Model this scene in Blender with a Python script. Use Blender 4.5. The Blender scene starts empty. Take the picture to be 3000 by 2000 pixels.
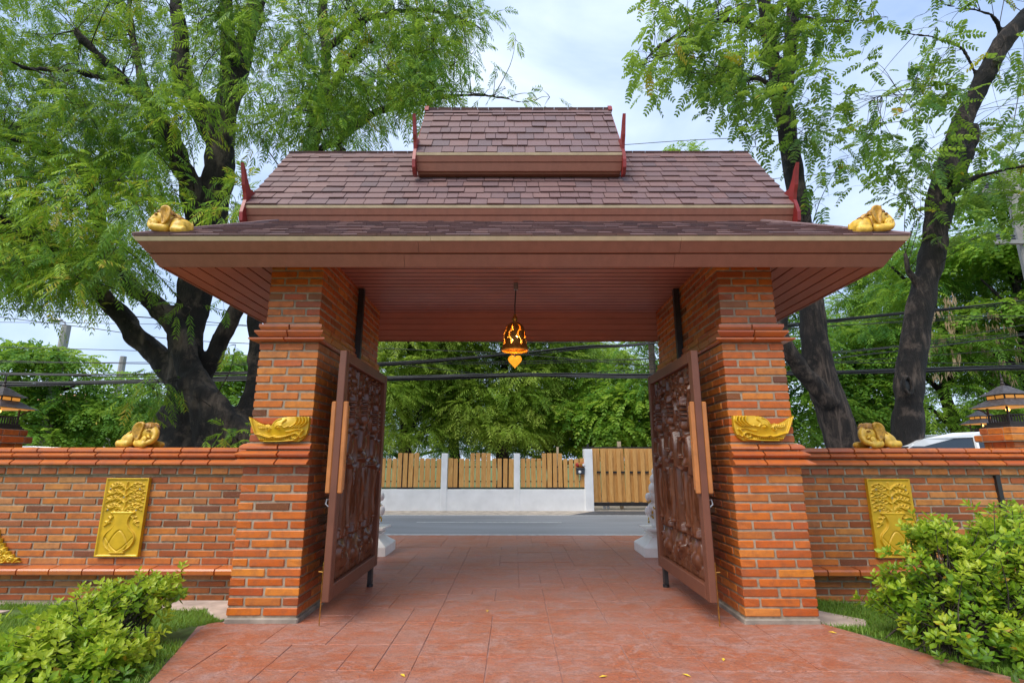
import bpy, bmesh, math, random
import numpy as np
from mathutils import Vector, Matrix, noise as mnoise

# ------------------------------------------------------------------ camera, sky, sun, exposure
scene = bpy.context.scene
CAM = Vector((-0.0652, 0.0, 1.35)); PITCH = 0.2248; YAW = 0.0024; LENS = 18.117
cam_data = bpy.data.cameras.new('camera'); cam = bpy.data.objects.new('camera', cam_data)
scene.collection.objects.link(cam)
cam.location = CAM; cam.rotation_euler = (math.pi/2 + PITCH, -0.0009, YAW)
cam_data.sensor_width = 36; cam_data.lens = LENS; cam_data.clip_end = 2000; cam_data.clip_start = 0.05
scene.camera = cam

SUN_EL, SUN_AZ = math.radians(54), math.radians(-140)      # azimuth measured from +Y towards +X: behind and left of the viewer
world = bpy.data.worlds.new('World'); scene.world = world; world.use_nodes = True
wn, wl = world.node_tree.nodes, world.node_tree.links
wn.clear()
w_out = wn.new('ShaderNodeOutputWorld'); w_bg = wn.new('ShaderNodeBackground')
sky = wn.new('ShaderNodeTexSky'); sky.sky_type = 'NISHITA'; sky.sun_disc = False
sky.sun_elevation = SUN_EL; sky.sun_rotation = SUN_AZ; sky.air_density = 1.0; sky.dust_density = 1.5; sky.ozone_density = 2.0
w_tc = wn.new('ShaderNodeTexCoord'); w_map = wn.new('ShaderNodeMapping'); w_map.inputs['Scale'].default_value = (1.0, 1.0, 2.2)
w_n = wn.new('ShaderNodeTexNoise'); w_n.inputs['Scale'].default_value = 2.1; w_n.inputs['Detail'].default_value = 7; w_n.inputs['Roughness'].default_value = 0.52; w_n.inputs['Distortion'].default_value = 0.35
w_r = wn.new('ShaderNodeValToRGB'); w_r.color_ramp.elements[0].position = 0.33; w_r.color_ramp.elements[1].position = 0.68
w_r.color_ramp.elements[0].color = (3.0, 4.2, 6.7, 1); w_r.color_ramp.elements[1].color = (6.9, 7.9, 9.4, 1)
w_mix = wn.new('ShaderNodeMix'); w_mix.data_type = 'RGBA'; w_mix.inputs['Factor'].default_value = 0.78
wl.new(w_tc.outputs['Generated'], w_map.inputs['Vector']); wl.new(w_map.outputs[0], w_n.inputs['Vector'])
wl.new(w_n.outputs['Fac'], w_r.inputs['Fac'])
wl.new(sky.outputs[0], w_mix.inputs[6]); wl.new(w_r.outputs[0], w_mix.inputs[7])
wl.new(w_mix.outputs[2], w_bg.inputs['Color']); wl.new(w_bg.outputs[0], w_out.inputs['Surface'])
w_bg.inputs['Strength'].default_value = 0.081

sun_d = bpy.data.lights.new('sun', 'SUN'); sun_d.energy = 1.85; sun_d.angle = math.radians(45); sun_d.color = (1.0, 0.94, 0.84)
sun = bpy.data.objects.new('sun', sun_d); scene.collection.objects.link(sun)
sd = Vector((math.cos(SUN_EL)*math.sin(SUN_AZ), math.cos(SUN_EL)*math.cos(SUN_AZ), math.sin(SUN_EL)))
sun.rotation_euler = (-sd).to_track_quat('-Z', 'Y').to_euler(); sun.location = (-5, -8, 12)
scene.view_settings.view_transform = 'Standard'; scene.view_settings.look = 'None'
scene.view_settings.exposure = 1.12; scene.view_settings.gamma = 1.0
scene.render.engine = 'CYCLES'
scene.cycles.max_bounces = 6; scene.cycles.diffuse_bounces = 4; scene.cycles.glossy_bounces = 2; scene.cycles.transmission_bounces = 3
scene.cycles.use_denoising = True

# ------------------------------------------------------------------ helpers
C = scene.collection
RR = random.Random(7); NR = np.random.default_rng(11)
FPX = LENS/36*3000

def at(u, v, Y):
    """a point of the place that lies on plane Y, given where a 3000x2000 picture shows it"""
    a = (u-1500)/FPX; b = (1000-v)/FPX
    cp, sp = math.cos(PITCH), math.sin(PITCH)
    yr, z, xr = cp-b*sp, sp+b*cp, a
    cy, sy = math.cos(YAW), math.sin(YAW)
    d = Vector((xr*cy-yr*sy, xr*sy+yr*cy, z)); t = Y/d.y
    return CAM + d*t

def mesh(name, verts, faces, smooth=False):
    m = bpy.data.meshes.new(name); m.from_pydata([tuple(v) for v in verts], [], faces)
    if smooth: m.polygons.foreach_set('use_smooth', [True]*len(m.polygons))
    m.update(); return m

def bm_mesh(name, bm, smooth=False):
    m = bpy.data.meshes.new(name); bm.to_mesh(m); bm.free()
    if smooth: m.polygons.foreach_set('use_smooth', [True]*len(m.polygons))
    return m

def wloc(o):
    p = Vector((0, 0, 0))
    while o: p = p + o.location; o = o.parent
    return p

def obj(name, m, mat=None, parent=None, loc=(0, 0, 0), rot=None):
    """link a mesh; loc is in world space, parents are unrotated"""
    o = bpy.data.objects.new(name, m); C.objects.link(o)
    if mat and m and not m.materials: m.materials.append(mat)
    o.location = Vector(loc)
    if parent: o.parent = parent; o.location = Vector(loc)-wloc(parent)
    if rot: o.rotation_euler = rot
    return o

def tag(o, label=None, cat=None, group=None, kind=None):
    if label: o['label'] = label
    if cat: o['category'] = cat
    if group: o['group'] = group
    if kind: o['kind'] = kind
    return o

def thing(name, label, cat, loc=(0, 0, 0), group=None):
    o = bpy.data.objects.new(name, None); C.objects.link(o); o.location = Vector(loc); o.empty_display_size = 0.1
    return tag(o, label, cat, group)

def copy_tree(o, parent=None):
    c = o.copy(); C.objects.link(c); c.parent = parent
    for ch in list(o.children): copy_tree(ch, c)
    return c

class MB:
    """collects pieces of ONE part"""
    def __init__(s): s.v = []; s.f = []
    def add(s, v, f):
        k = len(s.v); s.v += [tuple(p) for p in v]; s.f += [tuple(i+k for i in q) for q in f]; return s
    def box(s, x0, x1, y0, y1, z0, z1):
        v = [(x, y, z) for z in (z0, z1) for y in (y0, y1) for x in (x0, x1)]
        return s.add(v, [(0, 2, 3, 1), (4, 5, 7, 6), (0, 1, 5, 4), (2, 6, 7, 3), (0, 4, 6, 2), (1, 3, 7, 5)])
    def prism(s, poly, axis, a0, a1):
        """poly: 2D points in the other two axes (cyclic order), extruded along axis"""
        def P(p, a):
            return {'x': (a, p[0], p[1]), 'y': (p[0], a, p[1]), 'z': (p[0], p[1], a)}[axis]
        n = len(poly); v = [P(p, a0) for p in poly]+[P(p, a1) for p in poly]
        f = [tuple(range(n))[::-1], tuple(range(n, 2*n))]+[(i, (i+1) % n, n+(i+1) % n, n+i) for i in range(n)]
        return s.add(v, f)
    def tube(s, pts, rad, n=8, cap=True):
        pts = [Vector(p) for p in pts]
        if not hasattr(rad, '__len__'): rad = [rad]*len(pts)
        v, f = [], []; up = Vector((0, 0, 1)); prev = None
        for i, p in enumerate(pts):
            t = (pts[min(i+1, len(pts)-1)]-pts[max(i-1, 0)])
            t = t.normalized() if t.length > 1e-9 else Vector((0, 0, 1))
            if prev is None:
                a = t.orthogonal().normalized()
            else:
                a = (prev-t*prev.dot(t)); a = a.normalized() if a.length > 1e-6 else t.orthogonal().normalized()
            prev = a; b = t.cross(a)
            for k in range(n):
                q = 2*math.pi*k/n; v.append(p+(a*math.cos(q)+b*math.sin(q))*rad[i])
        for i in range(len(pts)-1):
            for k in range(n):
                f.append((i*n+k, i*n+(k+1) % n, (i+1)*n+(k+1) % n, (i+1)*n+k))
        if cap: f.append(tuple(range(n))[::-1]); f.append(tuple(range((len(pts)-1)*n, len(pts)*n)))
        return s.add(v, f)
    def lathe(s, prof, n=20, c=(0, 0), sq=False):
        """prof: (r, z) from bottom to top; sq: square plan"""
        v, f = [], []
        N = 4 if sq else n
        for r, z in prof:
            for k in range(N):
                q = 2*math.pi*(k+(.5 if sq else 0))/N; R = r*(math.sqrt(2) if sq else 1)
                v.append((c[0]+R*math.cos(q), c[1]+R*math.sin(q), z))
        for i in range(len(prof)-1):
            for k in range(N): f.append((i*N+k, i*N+(k+1) % N, (i+1)*N+(k+1) % N, (i+1)*N+k))
        f.append(tuple(range(N))[::-1]); f.append(tuple(range((len(prof)-1)*N, len(prof)*N)))
        return s.add(v, f)
    def ball(s, c, r, nu=12, nv=8):
        r = r if hasattr(r, '__len__') else (r, r, r); v = []; f = []
        v.append((c[0], c[1], c[2]-r[2]))
        for j in range(1, nv):
            a = -math.pi/2+math.pi*j/nv
            for k in range(nu):
                q = 2*math.pi*k/nu; v.append((c[0]+r[0]*math.cos(a)*math.cos(q), c[1]+r[1]*math.cos(a)*math.sin(q), c[2]+r[2]*math.sin(a)))
        v.append((c[0], c[1], c[2]+r[2])); top = len(v)-1
        for k in range(nu): f.append((0, 1+(k+1) % nu, 1+k)); f.append((top, top-nu+k, top-nu+(k+1) % nu))
        for j in range(nv-2):
            for k in range(nu): a0 = 1+j*nu; f.append((a0+k, a0+(k+1) % nu, a0+nu+(k+1) % nu, a0+nu+k))
        return s.add(v, f)
    def mesh(s, name='m', smooth=False, bevel=0):
        m = mesh(name, s.v, s.f, smooth)
        if bevel:
            bm = bmesh.new(); bm.from_mesh(m)
            bmesh.ops.bevel(bm, geom=bm.edges[:], offset=bevel, segments=1, affect='EDGES', clamp_overlap=True)
            bm.to_mesh(m); bm.free(); m.update()
        return m
    def build(s, name, mat, parent=None, loc=(0, 0, 0), smooth=False, bevel=0):
        L = Vector(loc)
        if parent and L.length == 0: L = wloc(parent)      # coordinates given in world space
        if L.length: s.v = [(p[0]-L.x, p[1]-L.y, p[2]-L.z) for p in s.v]
        return obj(name, s.mesh(name, smooth, bevel), mat, parent, L)

def catmull(pts, n=6):
    P = [np.array(p, float) for p in pts]; out = []
    for i in range(len(P)-1):
        p0, p1, p2, p3 = P[max(i-1, 0)], P[i], P[i+1], P[min(i+2, len(P)-1)]
        for k in range(n):
            t = k/n; out.append(.5*((2*p1)+(-p0+p2)*t+(2*p0-5*p1+4*p2-p3)*t*t+(-p0+3*p1-3*p2+p3)*t**3))
    out.append(P[-1]); return out

def fast_mesh(name, V, nv, tint=None):
    """V: (faces*nv, 3) array of face corners, all faces with nv corners"""
    V = np.ascontiguousarray(V.reshape(-1, 3), np.float32); n = len(V); nf = n//nv
    m = bpy.data.meshes.new(name); m.vertices.add(n); m.vertices.foreach_set('co', V.ravel())
    m.loops.add(n); m.loops.foreach_set('vertex_index', np.arange(n, dtype=np.int32))
    m.polygons.add(nf); m.polygons.foreach_set('loop_start', np.arange(0, n, nv, dtype=np.int32))
    try: m.polygons.foreach_set('loop_total', np.full(nf, nv, np.int32))
    except Exception: pass
    if tint is not None:
        a = m.attributes.new('tint', 'FLOAT', 'POINT'); a.data.foreach_set('value', np.ascontiguousarray(tint, np.float32).ravel())
    m.update(calc_edges=True); return m

# ------------------------------------------------------------------ materials
MATS = {}
def nodes_of(name):
    m = bpy.data.materials.new(name); m.use_nodes = True; nt = m.node_tree; nt.nodes.clear()
    o = nt.nodes.new('ShaderNodeOutputMaterial'); b = nt.nodes.new('ShaderNodeBsdfPrincipled')
    nt.links.new(b.outputs[0], o.inputs['Surface']); MATS[name] = m
    return m, nt, b, o
def N(nt, t, **k):
    n = nt.nodes.new(t)
    for a, v in k.items():
        if a in ('data_type', 'blend_type', 'operation', 'noise_dimensions', 'attribute_name', 'feature', 'wave_type', 'bands_direction', 'distance', 'object_space'): setattr(n, a, v)
        else: n.inputs[a].default_value = v
    return n
def ramp(nt, fac, stops):
    r = nt.nodes.new('ShaderNodeValToRGB'); e = r.color_ramp.elements
    while len(e) < len(stops): e.new(0.5)
    for el, (p, c) in zip(e, stops): el.position = p; el.color = tuple(c)+(1,) if len(c) == 3 else c
    nt.links.new(fac, r.inputs['Fac']); return r.outputs['Color']
def mixc(nt, fac, a, b, mode='MIX'):
    m = nt.nodes.new('ShaderNodeMix'); m.data_type = 'RGBA'; m.blend_type = mode
    for s, i in ((fac, 0), (a, 6), (b, 7)):
        if hasattr(s, 'is_output'): nt.links.new(s, m.inputs[i])
        else: m.inputs[i].default_value = s if i == 0 else (tuple(s)+(1,))[:4]
    return m.outputs[2]
def coords(nt, kind='Object', scale=(1, 1, 1)):
    t = nt.nodes.new('ShaderNodeTexCoord'); mp = nt.nodes.new('ShaderNodeMapping'); mp.inputs['Scale'].default_value = scale
    if kind == 'World':
        g = nt.nodes.new('ShaderNodeNewGeometry'); nt.links.new(g.outputs['Position'], mp.inputs['Vector'])
    else: nt.links.new(t.outputs[kind], mp.inputs['Vector'])
    return mp.outputs[0]
def noise(nt, vec, scale, detail=4, rough=.55, dist=0):
    n = nt.nodes.new('ShaderNodeTexNoise'); n.inputs['Scale'].default_value = scale; n.inputs['Detail'].default_value = detail
    n.inputs['Roughness'].default_value = rough; n.inputs['Distortion'].default_value = dist
    nt.links.new(vec, n.inputs['Vector']); return n.outputs['Fac']
def bump(nt, b, h, strength=.3, dist=.01):
    n = nt.nodes.new('ShaderNodeBump'); n.inputs['Strength'].default_value = strength; n.inputs['Distance'].default_value = dist
    nt.links.new(h, n.inputs['Height']); nt.links.new(n.outputs[0], b.inputs['Normal'])
def rnd(nt):
    """one random number for each piece, whether it is an object of its own or an island of a mesh"""
    o = nt.nodes.new('ShaderNodeObjectInfo'); g = nt.nodes.new('ShaderNodeNewGeometry')
    a = nt.nodes.new('ShaderNodeMath'); a.operation = 'ADD'; nt.links.new(o.outputs['Random'], a.inputs[0]); nt.links.new(g.outputs['Random Per Island'], a.inputs[1])
    f = nt.nodes.new('ShaderNodeMath'); f.operation = 'FRACT'; nt.links.new(a.outputs[0], f.inputs[0])
    w = nt.nodes.new('ShaderNodeTexWhiteNoise'); w.noise_dimensions = '1D'; nt.links.new(f.outputs[0], w.inputs['W'])
    return w.outputs['Value'], w.outputs['Color']
def simple(name, col, rough=.6, metal=0, var=.12, scale=8, bumps=.15, bscale=60, spec=.5, coat=0, kind='World'):
    m, nt, b, o = nodes_of(name)
    vec = coords(nt, kind); n = noise(nt, vec, scale)
    lo = tuple(max(0, c*(1-var*1.6)) for c in col); hi = tuple(min(1, c*(1+var)) for c in col)
    nt.links.new(ramp(nt, n, [(.3, lo), (.7, hi)]), b.inputs['Base Color'])
    b.inputs['Roughness'].default_value = rough; b.inputs['Metallic'].default_value = metal
    b.inputs['Specular IOR Level'].default_value = spec; b.inputs['Coat Weight'].default_value = coat
    if bumps: bump(nt, b, noise(nt, vec, bscale, 5), bumps, .004)
    return m

def brick_mat(name, glaze, pal):
    m, nt, b, o = nodes_of(name); r, rc = rnd(nt)
    c = ramp(nt, r, pal)
    vec = coords(nt, 'World'); n1 = noise(nt, vec, 14, 5, .6); n2 = noise(nt, vec, 90, 4, .6)
    c = mixc(nt, ramp(nt, n1, [(.42, (0, 0, 0)), (.72, (.55, .55, .55))]), c, (.20, .07, .032))
    c = mixc(nt, ramp(nt, n2, [(.55, (0, 0, 0)), (.75, (.35, .35, .35))]), c, (.60, .24, .08))
    nt.links.new(c, b.inputs['Base Color'])
    nt.links.new(ramp(nt, n1, [(.3, (glaze-.08,)*3), (.7, (glaze+.16,)*3)]), b.inputs['Roughness'])
    b.inputs['Coat Weight'].default_value = .14; b.inputs['Coat Roughness'].default_value = .22; b.inputs['Specular IOR Level'].default_value = .3
    bump(nt, b, n2, .45, .005); return m
brick_mat('brick', .42, [(0, (.50, .105, .016)), (.25, (.58, .155, .018)), (.45, (.42, .078, .016)), (.62, (.64, .215, .028)), (.76, (.50, .110, .018)), (.86, (.30, .068, .018)), (.93, (.60, .21, .04)), (1, (.13, .045, .020))])
brick_mat('brick_weathered', .5, [(0, (.45, .115, .026)), (.2, (.54, .170, .028)), (.4, (.38, .086, .022)), (.55, (.58, .225, .050)), (.7, (.43, .105, .024)), (.82, (.27, .068, .022)), (.9, (.55, .24, .075)), (.95, (.34, .092, .03)), (1, (.12, .044, .022))])
def mould_mat():
    m, nt, b, o = nodes_of('moulding'); r, rc = rnd(nt)
    c = ramp(nt, r, [(0, (.46, .115, .030)), (.4, (.54, .145, .026)), (.75, (.42, .095, .030)), (1, (.56, .18, .04))])
    vec = coords(nt, 'World'); n1 = noise(nt, vec, 10, 5, .6)
    c = mixc(nt, ramp(nt, n1, [(.45, (0, 0, 0)), (.75, (.6, .6, .6))]), c, (.27, .085, .045))
    nt.links.new(c, b.inputs['Base Color']); b.inputs['Roughness'].default_value = .34
    b.inputs['Coat Weight'].default_value = .4; b.inputs['Coat Roughness'].default_value = .2
    bump(nt, b, noise(nt, vec, 70, 4), .25, .004)
mould_mat()
simple('mortar', (.36, .285, .20), .85, var=.2, scale=20, bumps=.5, bscale=120)
simple('concrete', (.30, .25, .20), .85, var=.25, scale=6, bumps=.4, bscale=50)
simple('white_wall', (.90, .90, .91), .7, var=.05, scale=3, bumps=.15)
simple('sand', (.50, .42, .34), .9, var=.22, scale=5, bumps=.5, bscale=40)
def board_mat(name, col, stretch):
    m, nt, b, o = nodes_of(name); r, rc = rnd(nt); v1 = coords(nt, 'World', stretch); v2 = coords(nt, 'World')
    n1 = noise(nt, v1, 5, 5, .6, .3); n2 = noise(nt, v2, 1.1, 4, .6); n3 = noise(nt, v1, 30, 4, .6)
    c = ramp(nt, n1, [(.3, tuple(x*.86 for x in col)), (.7, tuple(x*1.10 for x in col))])
    c = mixc(nt, ramp(nt, n2, [(.42, (0, 0, 0)), (.70, (.35, .35, .35))]), c, (col[0]*.78, col[1]*.95, col[2]*1.05))
    c = mixc(nt, ramp(nt, n3, [(.60, (0, 0, 0)), (.72, (.22, .22, .22))]), c, (.34, .21, .17))
    c = mixc(nt, ramp(nt, r, [(0, (0, 0, 0)), (1, (.18, .18, .18))]), c, tuple(x*.7 for x in col))
    nt.links.new(c, b.inputs['Base Color']); nt.links.new(ramp(nt, n2, [(.3, (.42,)*3), (.7, (.62,)*3)]), b.inputs['Roughness']); bump(nt, b, n3, .12, .003)
board_mat('brown_paint', (.275, .100, .063), (3, 3, .5))
board_mat('brown_board', (.43, .165, .118), (.5, .5, 3))
simple('gap_shade', (.030, .013, .010), .8, var=.1, bumps=0)
simple('beige_edge', (.60, .47, .30), .55, var=.08)
simple('red_paint', (.24, .022, .020), .4, var=.15, bumps=.1)
simple('door_frame', (.16, .055, .028), .5, var=.1, scale=4, bumps=.05)
simple('black_metal', (.025, .023, .024), .45, var=.2, bumps=.05)
simple('grey_metal', (.33, .33, .34), .4, metal=.7, var=.1)
simple('brass', (.60, .42, .18), .35, metal=.9, var=.15)
simple('bronze', (.46, .24, .05), .30, metal=.75, var=.3, scale=30)
simple('gold_paint', (.62, .36, .025), .36, metal=.12, var=.14, scale=14, bumps=.12, bscale=90)
simple('gold_plaque', (.66, .40, .016), .34, metal=.12, var=.10, scale=10, bumps=.10, bscale=90)
simple('ochre', (.72, .44, .050), .42, var=.20, scale=18, bumps=.2, bscale=60, kind='Object')
simple('ochre_dark', (.56, .30, .030), .45, var=.3, scale=30, bumps=.3, bscale=80, kind='Object')
simple('old_gold', (.34, .155, .016), .45, var=.3, scale=30, bumps=.3, bscale=80, kind='Object')
simple('white_glaze', (.90, .88, .84), .35, var=.05, bumps=.05)
simple('dark_shingle', (.085, .075, .080), .42, var=.3, scale=30)
simple('dark_wood', (.030, .020, .017), .5, var=.3, scale=20)
simple('car_white', (.78, .80, .83), .18, var=.02, bumps=0, coat=.6)
simple('car_silver', (.55, .57, .60), .22, metal=.5, var=.02, bumps=0, coat=.5)
simple('tyre', (.02, .02, .02), .8, var=.2)
simple('rubber', (.018, .018, .020), .6, var=.2, bumps=0)
simple('cable', (.020, .021, .024), .65, var=.2, bumps=0)
simple('pole', (.30, .29, .28), .85, var=.12, scale=3, bumps=.3)
simple('house_wall', (.62, .60, .58), .85, var=.08)
simple('house_roof', (.50, .20, .12), .7, var=.15, scale=3)
simple('mail_red', (.40, .03, .02), .45, var=.08); simple('mail_yellow', (.75, .50, .04), .5, var=.05); simple('dark_box', (.05, .055, .07), .45, var=.1)
simple('flagstone', (.46, .36, .30), .8, var=.22, scale=5, bumps=.5, bscale=25)
simple('handle_wood', (.46, .17, .045), .38, var=.16, scale=6, bumps=.1)
simple('soil', (.10, .075, .045), .95, var=.35, scale=3, bumps=.6, bscale=25)
simple('turf', (.085, .14, .028), .95, var=.35, scale=6, bumps=.6, bscale=60)
def glass_mat():
    m, nt, b, o = nodes_of('car_glass'); b.inputs['Base Color'].default_value = (.02, .03, .04, 1); b.inputs['Roughness'].default_value = .05; b.inputs['Coat Weight'].default_value = .5
glass_mat()
def emit(name, col, s, base=None):
    m, nt, b, o = nodes_of(name); b.inputs['Base Color'].default_value = (base or col)+(1,)
    b.inputs['Emission Color'].default_value = col+(1,); b.inputs['Emission Strength'].default_value = s; b.inputs['Roughness'].default_value = .5
emit('bulb', (1.0, .48, .10), 85); emit('lamp_glow', (1.0, .42, .05), 2.2, (.8, .35, .05)); emit('pane_glow', (1.0, .42, .07), .24, (.45, .18, .035))

def wood_mat(name, stops, stretch, rough, rough_grain=.3):
    m, nt, b, o = nodes_of(name); r, rc = rnd(nt)
    vec = coords(nt, 'World', stretch)
    add = nt.nodes.new('ShaderNodeVectorMath'); add.operation = 'ADD'; nt.links.new(vec, add.inputs[0]); nt.links.new(rc, add.inputs[1])
    n = noise(nt, add.outputs[0], 6, 6, .65, .6)
    c1 = ramp(nt, n, [(.3, stops[0]), (.52, stops[1]), (.75, stops[2])])
    c = mixc(nt, ramp(nt, r, [(0, (0, 0, 0)), (1, (.55, .55, .55))]), c1, stops[3])
    nt.links.new(c, b.inputs['Base Color']); b.inputs['Roughness'].default_value = rough
    bump(nt, b, n, rough_grain, .004)
wood_mat('fence_wood', [(.54, .24, .06), (.72, .38, .11), (.82, .50, .19), (.62, .30, .085)], (6, 6, .7), .55)
wood_mat('carved_wood', [(.060, .020, .009), (.125, .042, .018), (.22, .082, .036), (.10, .034, .015)], (5, 5, 1.2), .30, .25)

def shingle_mat():
    m, nt, b, o = nodes_of('shingle'); r, rc = rnd(nt)
    c = ramp(nt, r, [(0, (.158, .078, .074)), (.25, (.132, .072, .077)), (.45, (.175, .088, .080)), (.6, (.112, .065, .074)), (.8, (.148, .075, .074)), (.92, (.092, .057, .067)), (1, (.165, .085, .078))])
    vec = coords(nt, 'World'); n = noise(nt, vec, 160, 3, .7); n2 = noise(nt, vec, 9, 4)
    c = mixc(nt, ramp(nt, n, [(.35, (0, 0, 0)), (.7, (.32, .32, .32))]), c, (.27, .18, .165))
    c = mixc(nt, ramp(nt, n2, [(.45, (0, 0, 0)), (.8, (.3, .3, .3))]), c, (.12, .07, .07))
    nt.links.new(c, b.inputs['Base Color']); b.inputs['Roughness'].default_value = .55
    bump(nt, b, n, .5, .003)
shingle_mat()

def paving_mat():
    m, nt, b, o = nodes_of('stamped_paving'); r, rc = rnd(nt)
    vec = coords(nt, 'World', (1, 2.2, 1)); n1 = noise(nt, vec, 2.2, 6, .62, .8); n2 = noise(nt, vec, 9, 6, .65, 1.2); n3 = noise(nt, vec, 45, 4, .6)
    w2 = coords(nt, 'World', (1.0, 1.5, 1)); n5 = noise(nt, w2, .8, 4, .6, .5); n4 = noise(nt, vec, 24, 6, .72, 2.0); n6 = noise(nt, w2, 4.2, 6, .68, 1.6); n7 = noise(nt, w2, 70, 4, .7)
    c = ramp(nt, n1, [(.30, (.46, .112, .038)), (.45, (.46, .140, .060)), (.56, (.43, .165, .095)), (.70, (.40, .195, .145))])
    c = mixc(nt, ramp(nt, n6, [(.50, (0, 0, 0)), (.62, (.50, .50, .50))]), c, (.46, .30, .265))
    c = mixc(nt, ramp(nt, n6, [(.34, (.85, .85, .85)), (.45, (0, 0, 0))]), c, (.44, .10, .030))
    c = mixc(nt, ramp(nt, n4, [(.50, (0, 0, 0)), (.59, (.85, .85, .85))]), c, (.21, .085, .065))
    c = mixc(nt, ramp(nt, n4, [(.34, (.6, .6, .6)), (.43, (0, 0, 0))]), c, (.55, .30, .23))
    c = mixc(nt, ramp(nt, n5, [(.42, (0, 0, 0)), (.66, (.30, .30, .30))]), c, (.42, .27, .24))
    c = mixc(nt, ramp(nt, n7, [(.55, (0, 0, 0)), (.7, (.35, .35, .35))]), c, (.20, .11, .09))
    c = mixc(nt, ramp(nt, r, [(0, (0, 0, 0)), (1, (.15, .15, .15))]), c, (.36, .11, .06))
    nt.links.new(c, b.inputs['Base Color']); b.inputs['Specular IOR Level'].default_value = .4
    nt.links.new(ramp(nt, n6, [(.3, (.28,)*3), (.7, (.55,)*3)]), b.inputs['Roughness']); n2 = n4
    mx = mixc(nt, .35, n2, n3); bump(nt, b, mx, .9, .02)
paving_mat()
simple('paving_joint', (.33, .18, .15), .8, var=.2, scale=10, bumps=.3)

def asphalt_mat():
    m, nt, b, o = nodes_of('asphalt'); vec = coords(nt, 'World', (.25, 1, 1)); n = noise(nt, vec, 1.4, 4); n2 = noise(nt, coords(nt, 'World'), 140, 3, .7)
    c = ramp(nt, n, [(.3, (.20, .205, .215)), (.7, (.27, .275, .29))]); c = mixc(nt, .25, c, n2, 'OVERLAY')
    nt.links.new(c, b.inputs['Base Color']); b.inputs['Roughness'].default_value = .75; bump(nt, b, n2, .4, .004)
asphalt_mat()
simple('new_asphalt', (.075, .075, .08), .8, var=.2, bumps=.4, bscale=120); simple('road_paint', (.55, .55, .55), .7, var=.2, scale=12)

def leaf_mat(name, stops, trans=.35, rough=.5, spec=.25):
    m, nt, b, o = nodes_of(name)
    a = nt.nodes.new('ShaderNodeAttribute'); a.attribute_name = 'tint'
    c = ramp(nt, a.outputs['Fac'], stops)
    nt.links.new(c, b.inputs['Base Color']); b.inputs['Roughness'].default_value = rough; b.inputs['Specular IOR Level'].default_value = spec
    t = nt.nodes.new('ShaderNodeBsdfTranslucent'); mx = nt.nodes.new('ShaderNodeMixShader'); mx.inputs[0].default_value = trans
    tc = mixc(nt, .55, c, (.42, .58, .06)); nt.links.new(tc, t.inputs['Color'])
    nt.links.new(b.outputs[0], mx.inputs[1]); nt.links.new(t.outputs[0], mx.inputs[2]); nt.links.new(mx.outputs[0], o.inputs['Surface'])
leaf_mat('leaf_feathery', [(0, (.020, .085, .022)), (.3, (.060, .18, .024)), (.55, (.15, .31, .028)), (.8, (.28, .44, .034)), (.97, (.40, .50, .04)), (1, (.46, .36, .04))], .46)
leaf_mat('leaf_pinnate', [(0, (.018, .075, .026)), (.5, (.070, .18, .030)), (.85, (.18, .31, .032)), (.97, (.26, .36, .035)), (1, (.45, .28, .02))], .5)
leaf_mat('leaf_far', [(0, (.045, .11, .022)), (.4, (.17, .30, .040)), (.75, (.32, .46, .065)), (1, (.44, .55, .10))], .5)
leaf_mat('leaf_wood', [(0, (.030, .11, .026)), (.45, (.10, .25, .034)), (.8, (.21, .38, .042)), (1, (.35, .49, .055))], .5)
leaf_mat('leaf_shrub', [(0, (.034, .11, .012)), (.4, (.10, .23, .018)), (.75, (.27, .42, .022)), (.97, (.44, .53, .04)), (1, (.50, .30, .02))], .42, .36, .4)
leaf_mat('leaf_grass', [(0, (.08, .17, .022)), (.6, (.15, .28, .032)), (1, (.27, .34, .07))], .35)
leaf_mat('leaf_pod', [(0, (.40, .26, .15)), (1, (.55, .40, .26))], .2)
def bark_mat(name, a, b_, c_, scale=5, st=.35):
    m, nt, b, o = nodes_of(name); vec = coords(nt, 'World', (1, 1, st)); n = noise(nt, vec, scale, 6, .65, .5); n2 = noise(nt, vec, scale*7, 5, .7)
    n3 = noise(nt, coords(nt, 'World'), 1.6, 3)
    n4 = noise(nt, coords(nt, 'World'), 3.3, 5, .7); c = ramp(nt, n, [(.36, a), (.5, b_), (.64, c_)]); c = mixc(nt, ramp(nt, n3, [(.44, (0, 0, 0)), (.56, (.9, .9, .9))]), c, a); c = mixc(nt, ramp(nt, n4, [(.54, (0, 0, 0)), (.66, (.75, .75, .75))]), c, c_)
    nt.links.new(c, b.inputs['Base Color']); b.inputs['Roughness'].default_value = .9; mx = mixc(nt, .5, n, n2); bump(nt, b, mx, 1.0, .09)
bark_mat('bark_mottled', (.009, .008, .007), (.034, .026, .020), (.125, .095, .070))
bark_mat('bark_dark', (.007, .006, .006), (.034, .025, .021), (.135, .100, .080), 13, .13)
bark_mat('bark_plain', (.030, .023, .017), (.060, .046, .034), (.10, .08, .06))
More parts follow.
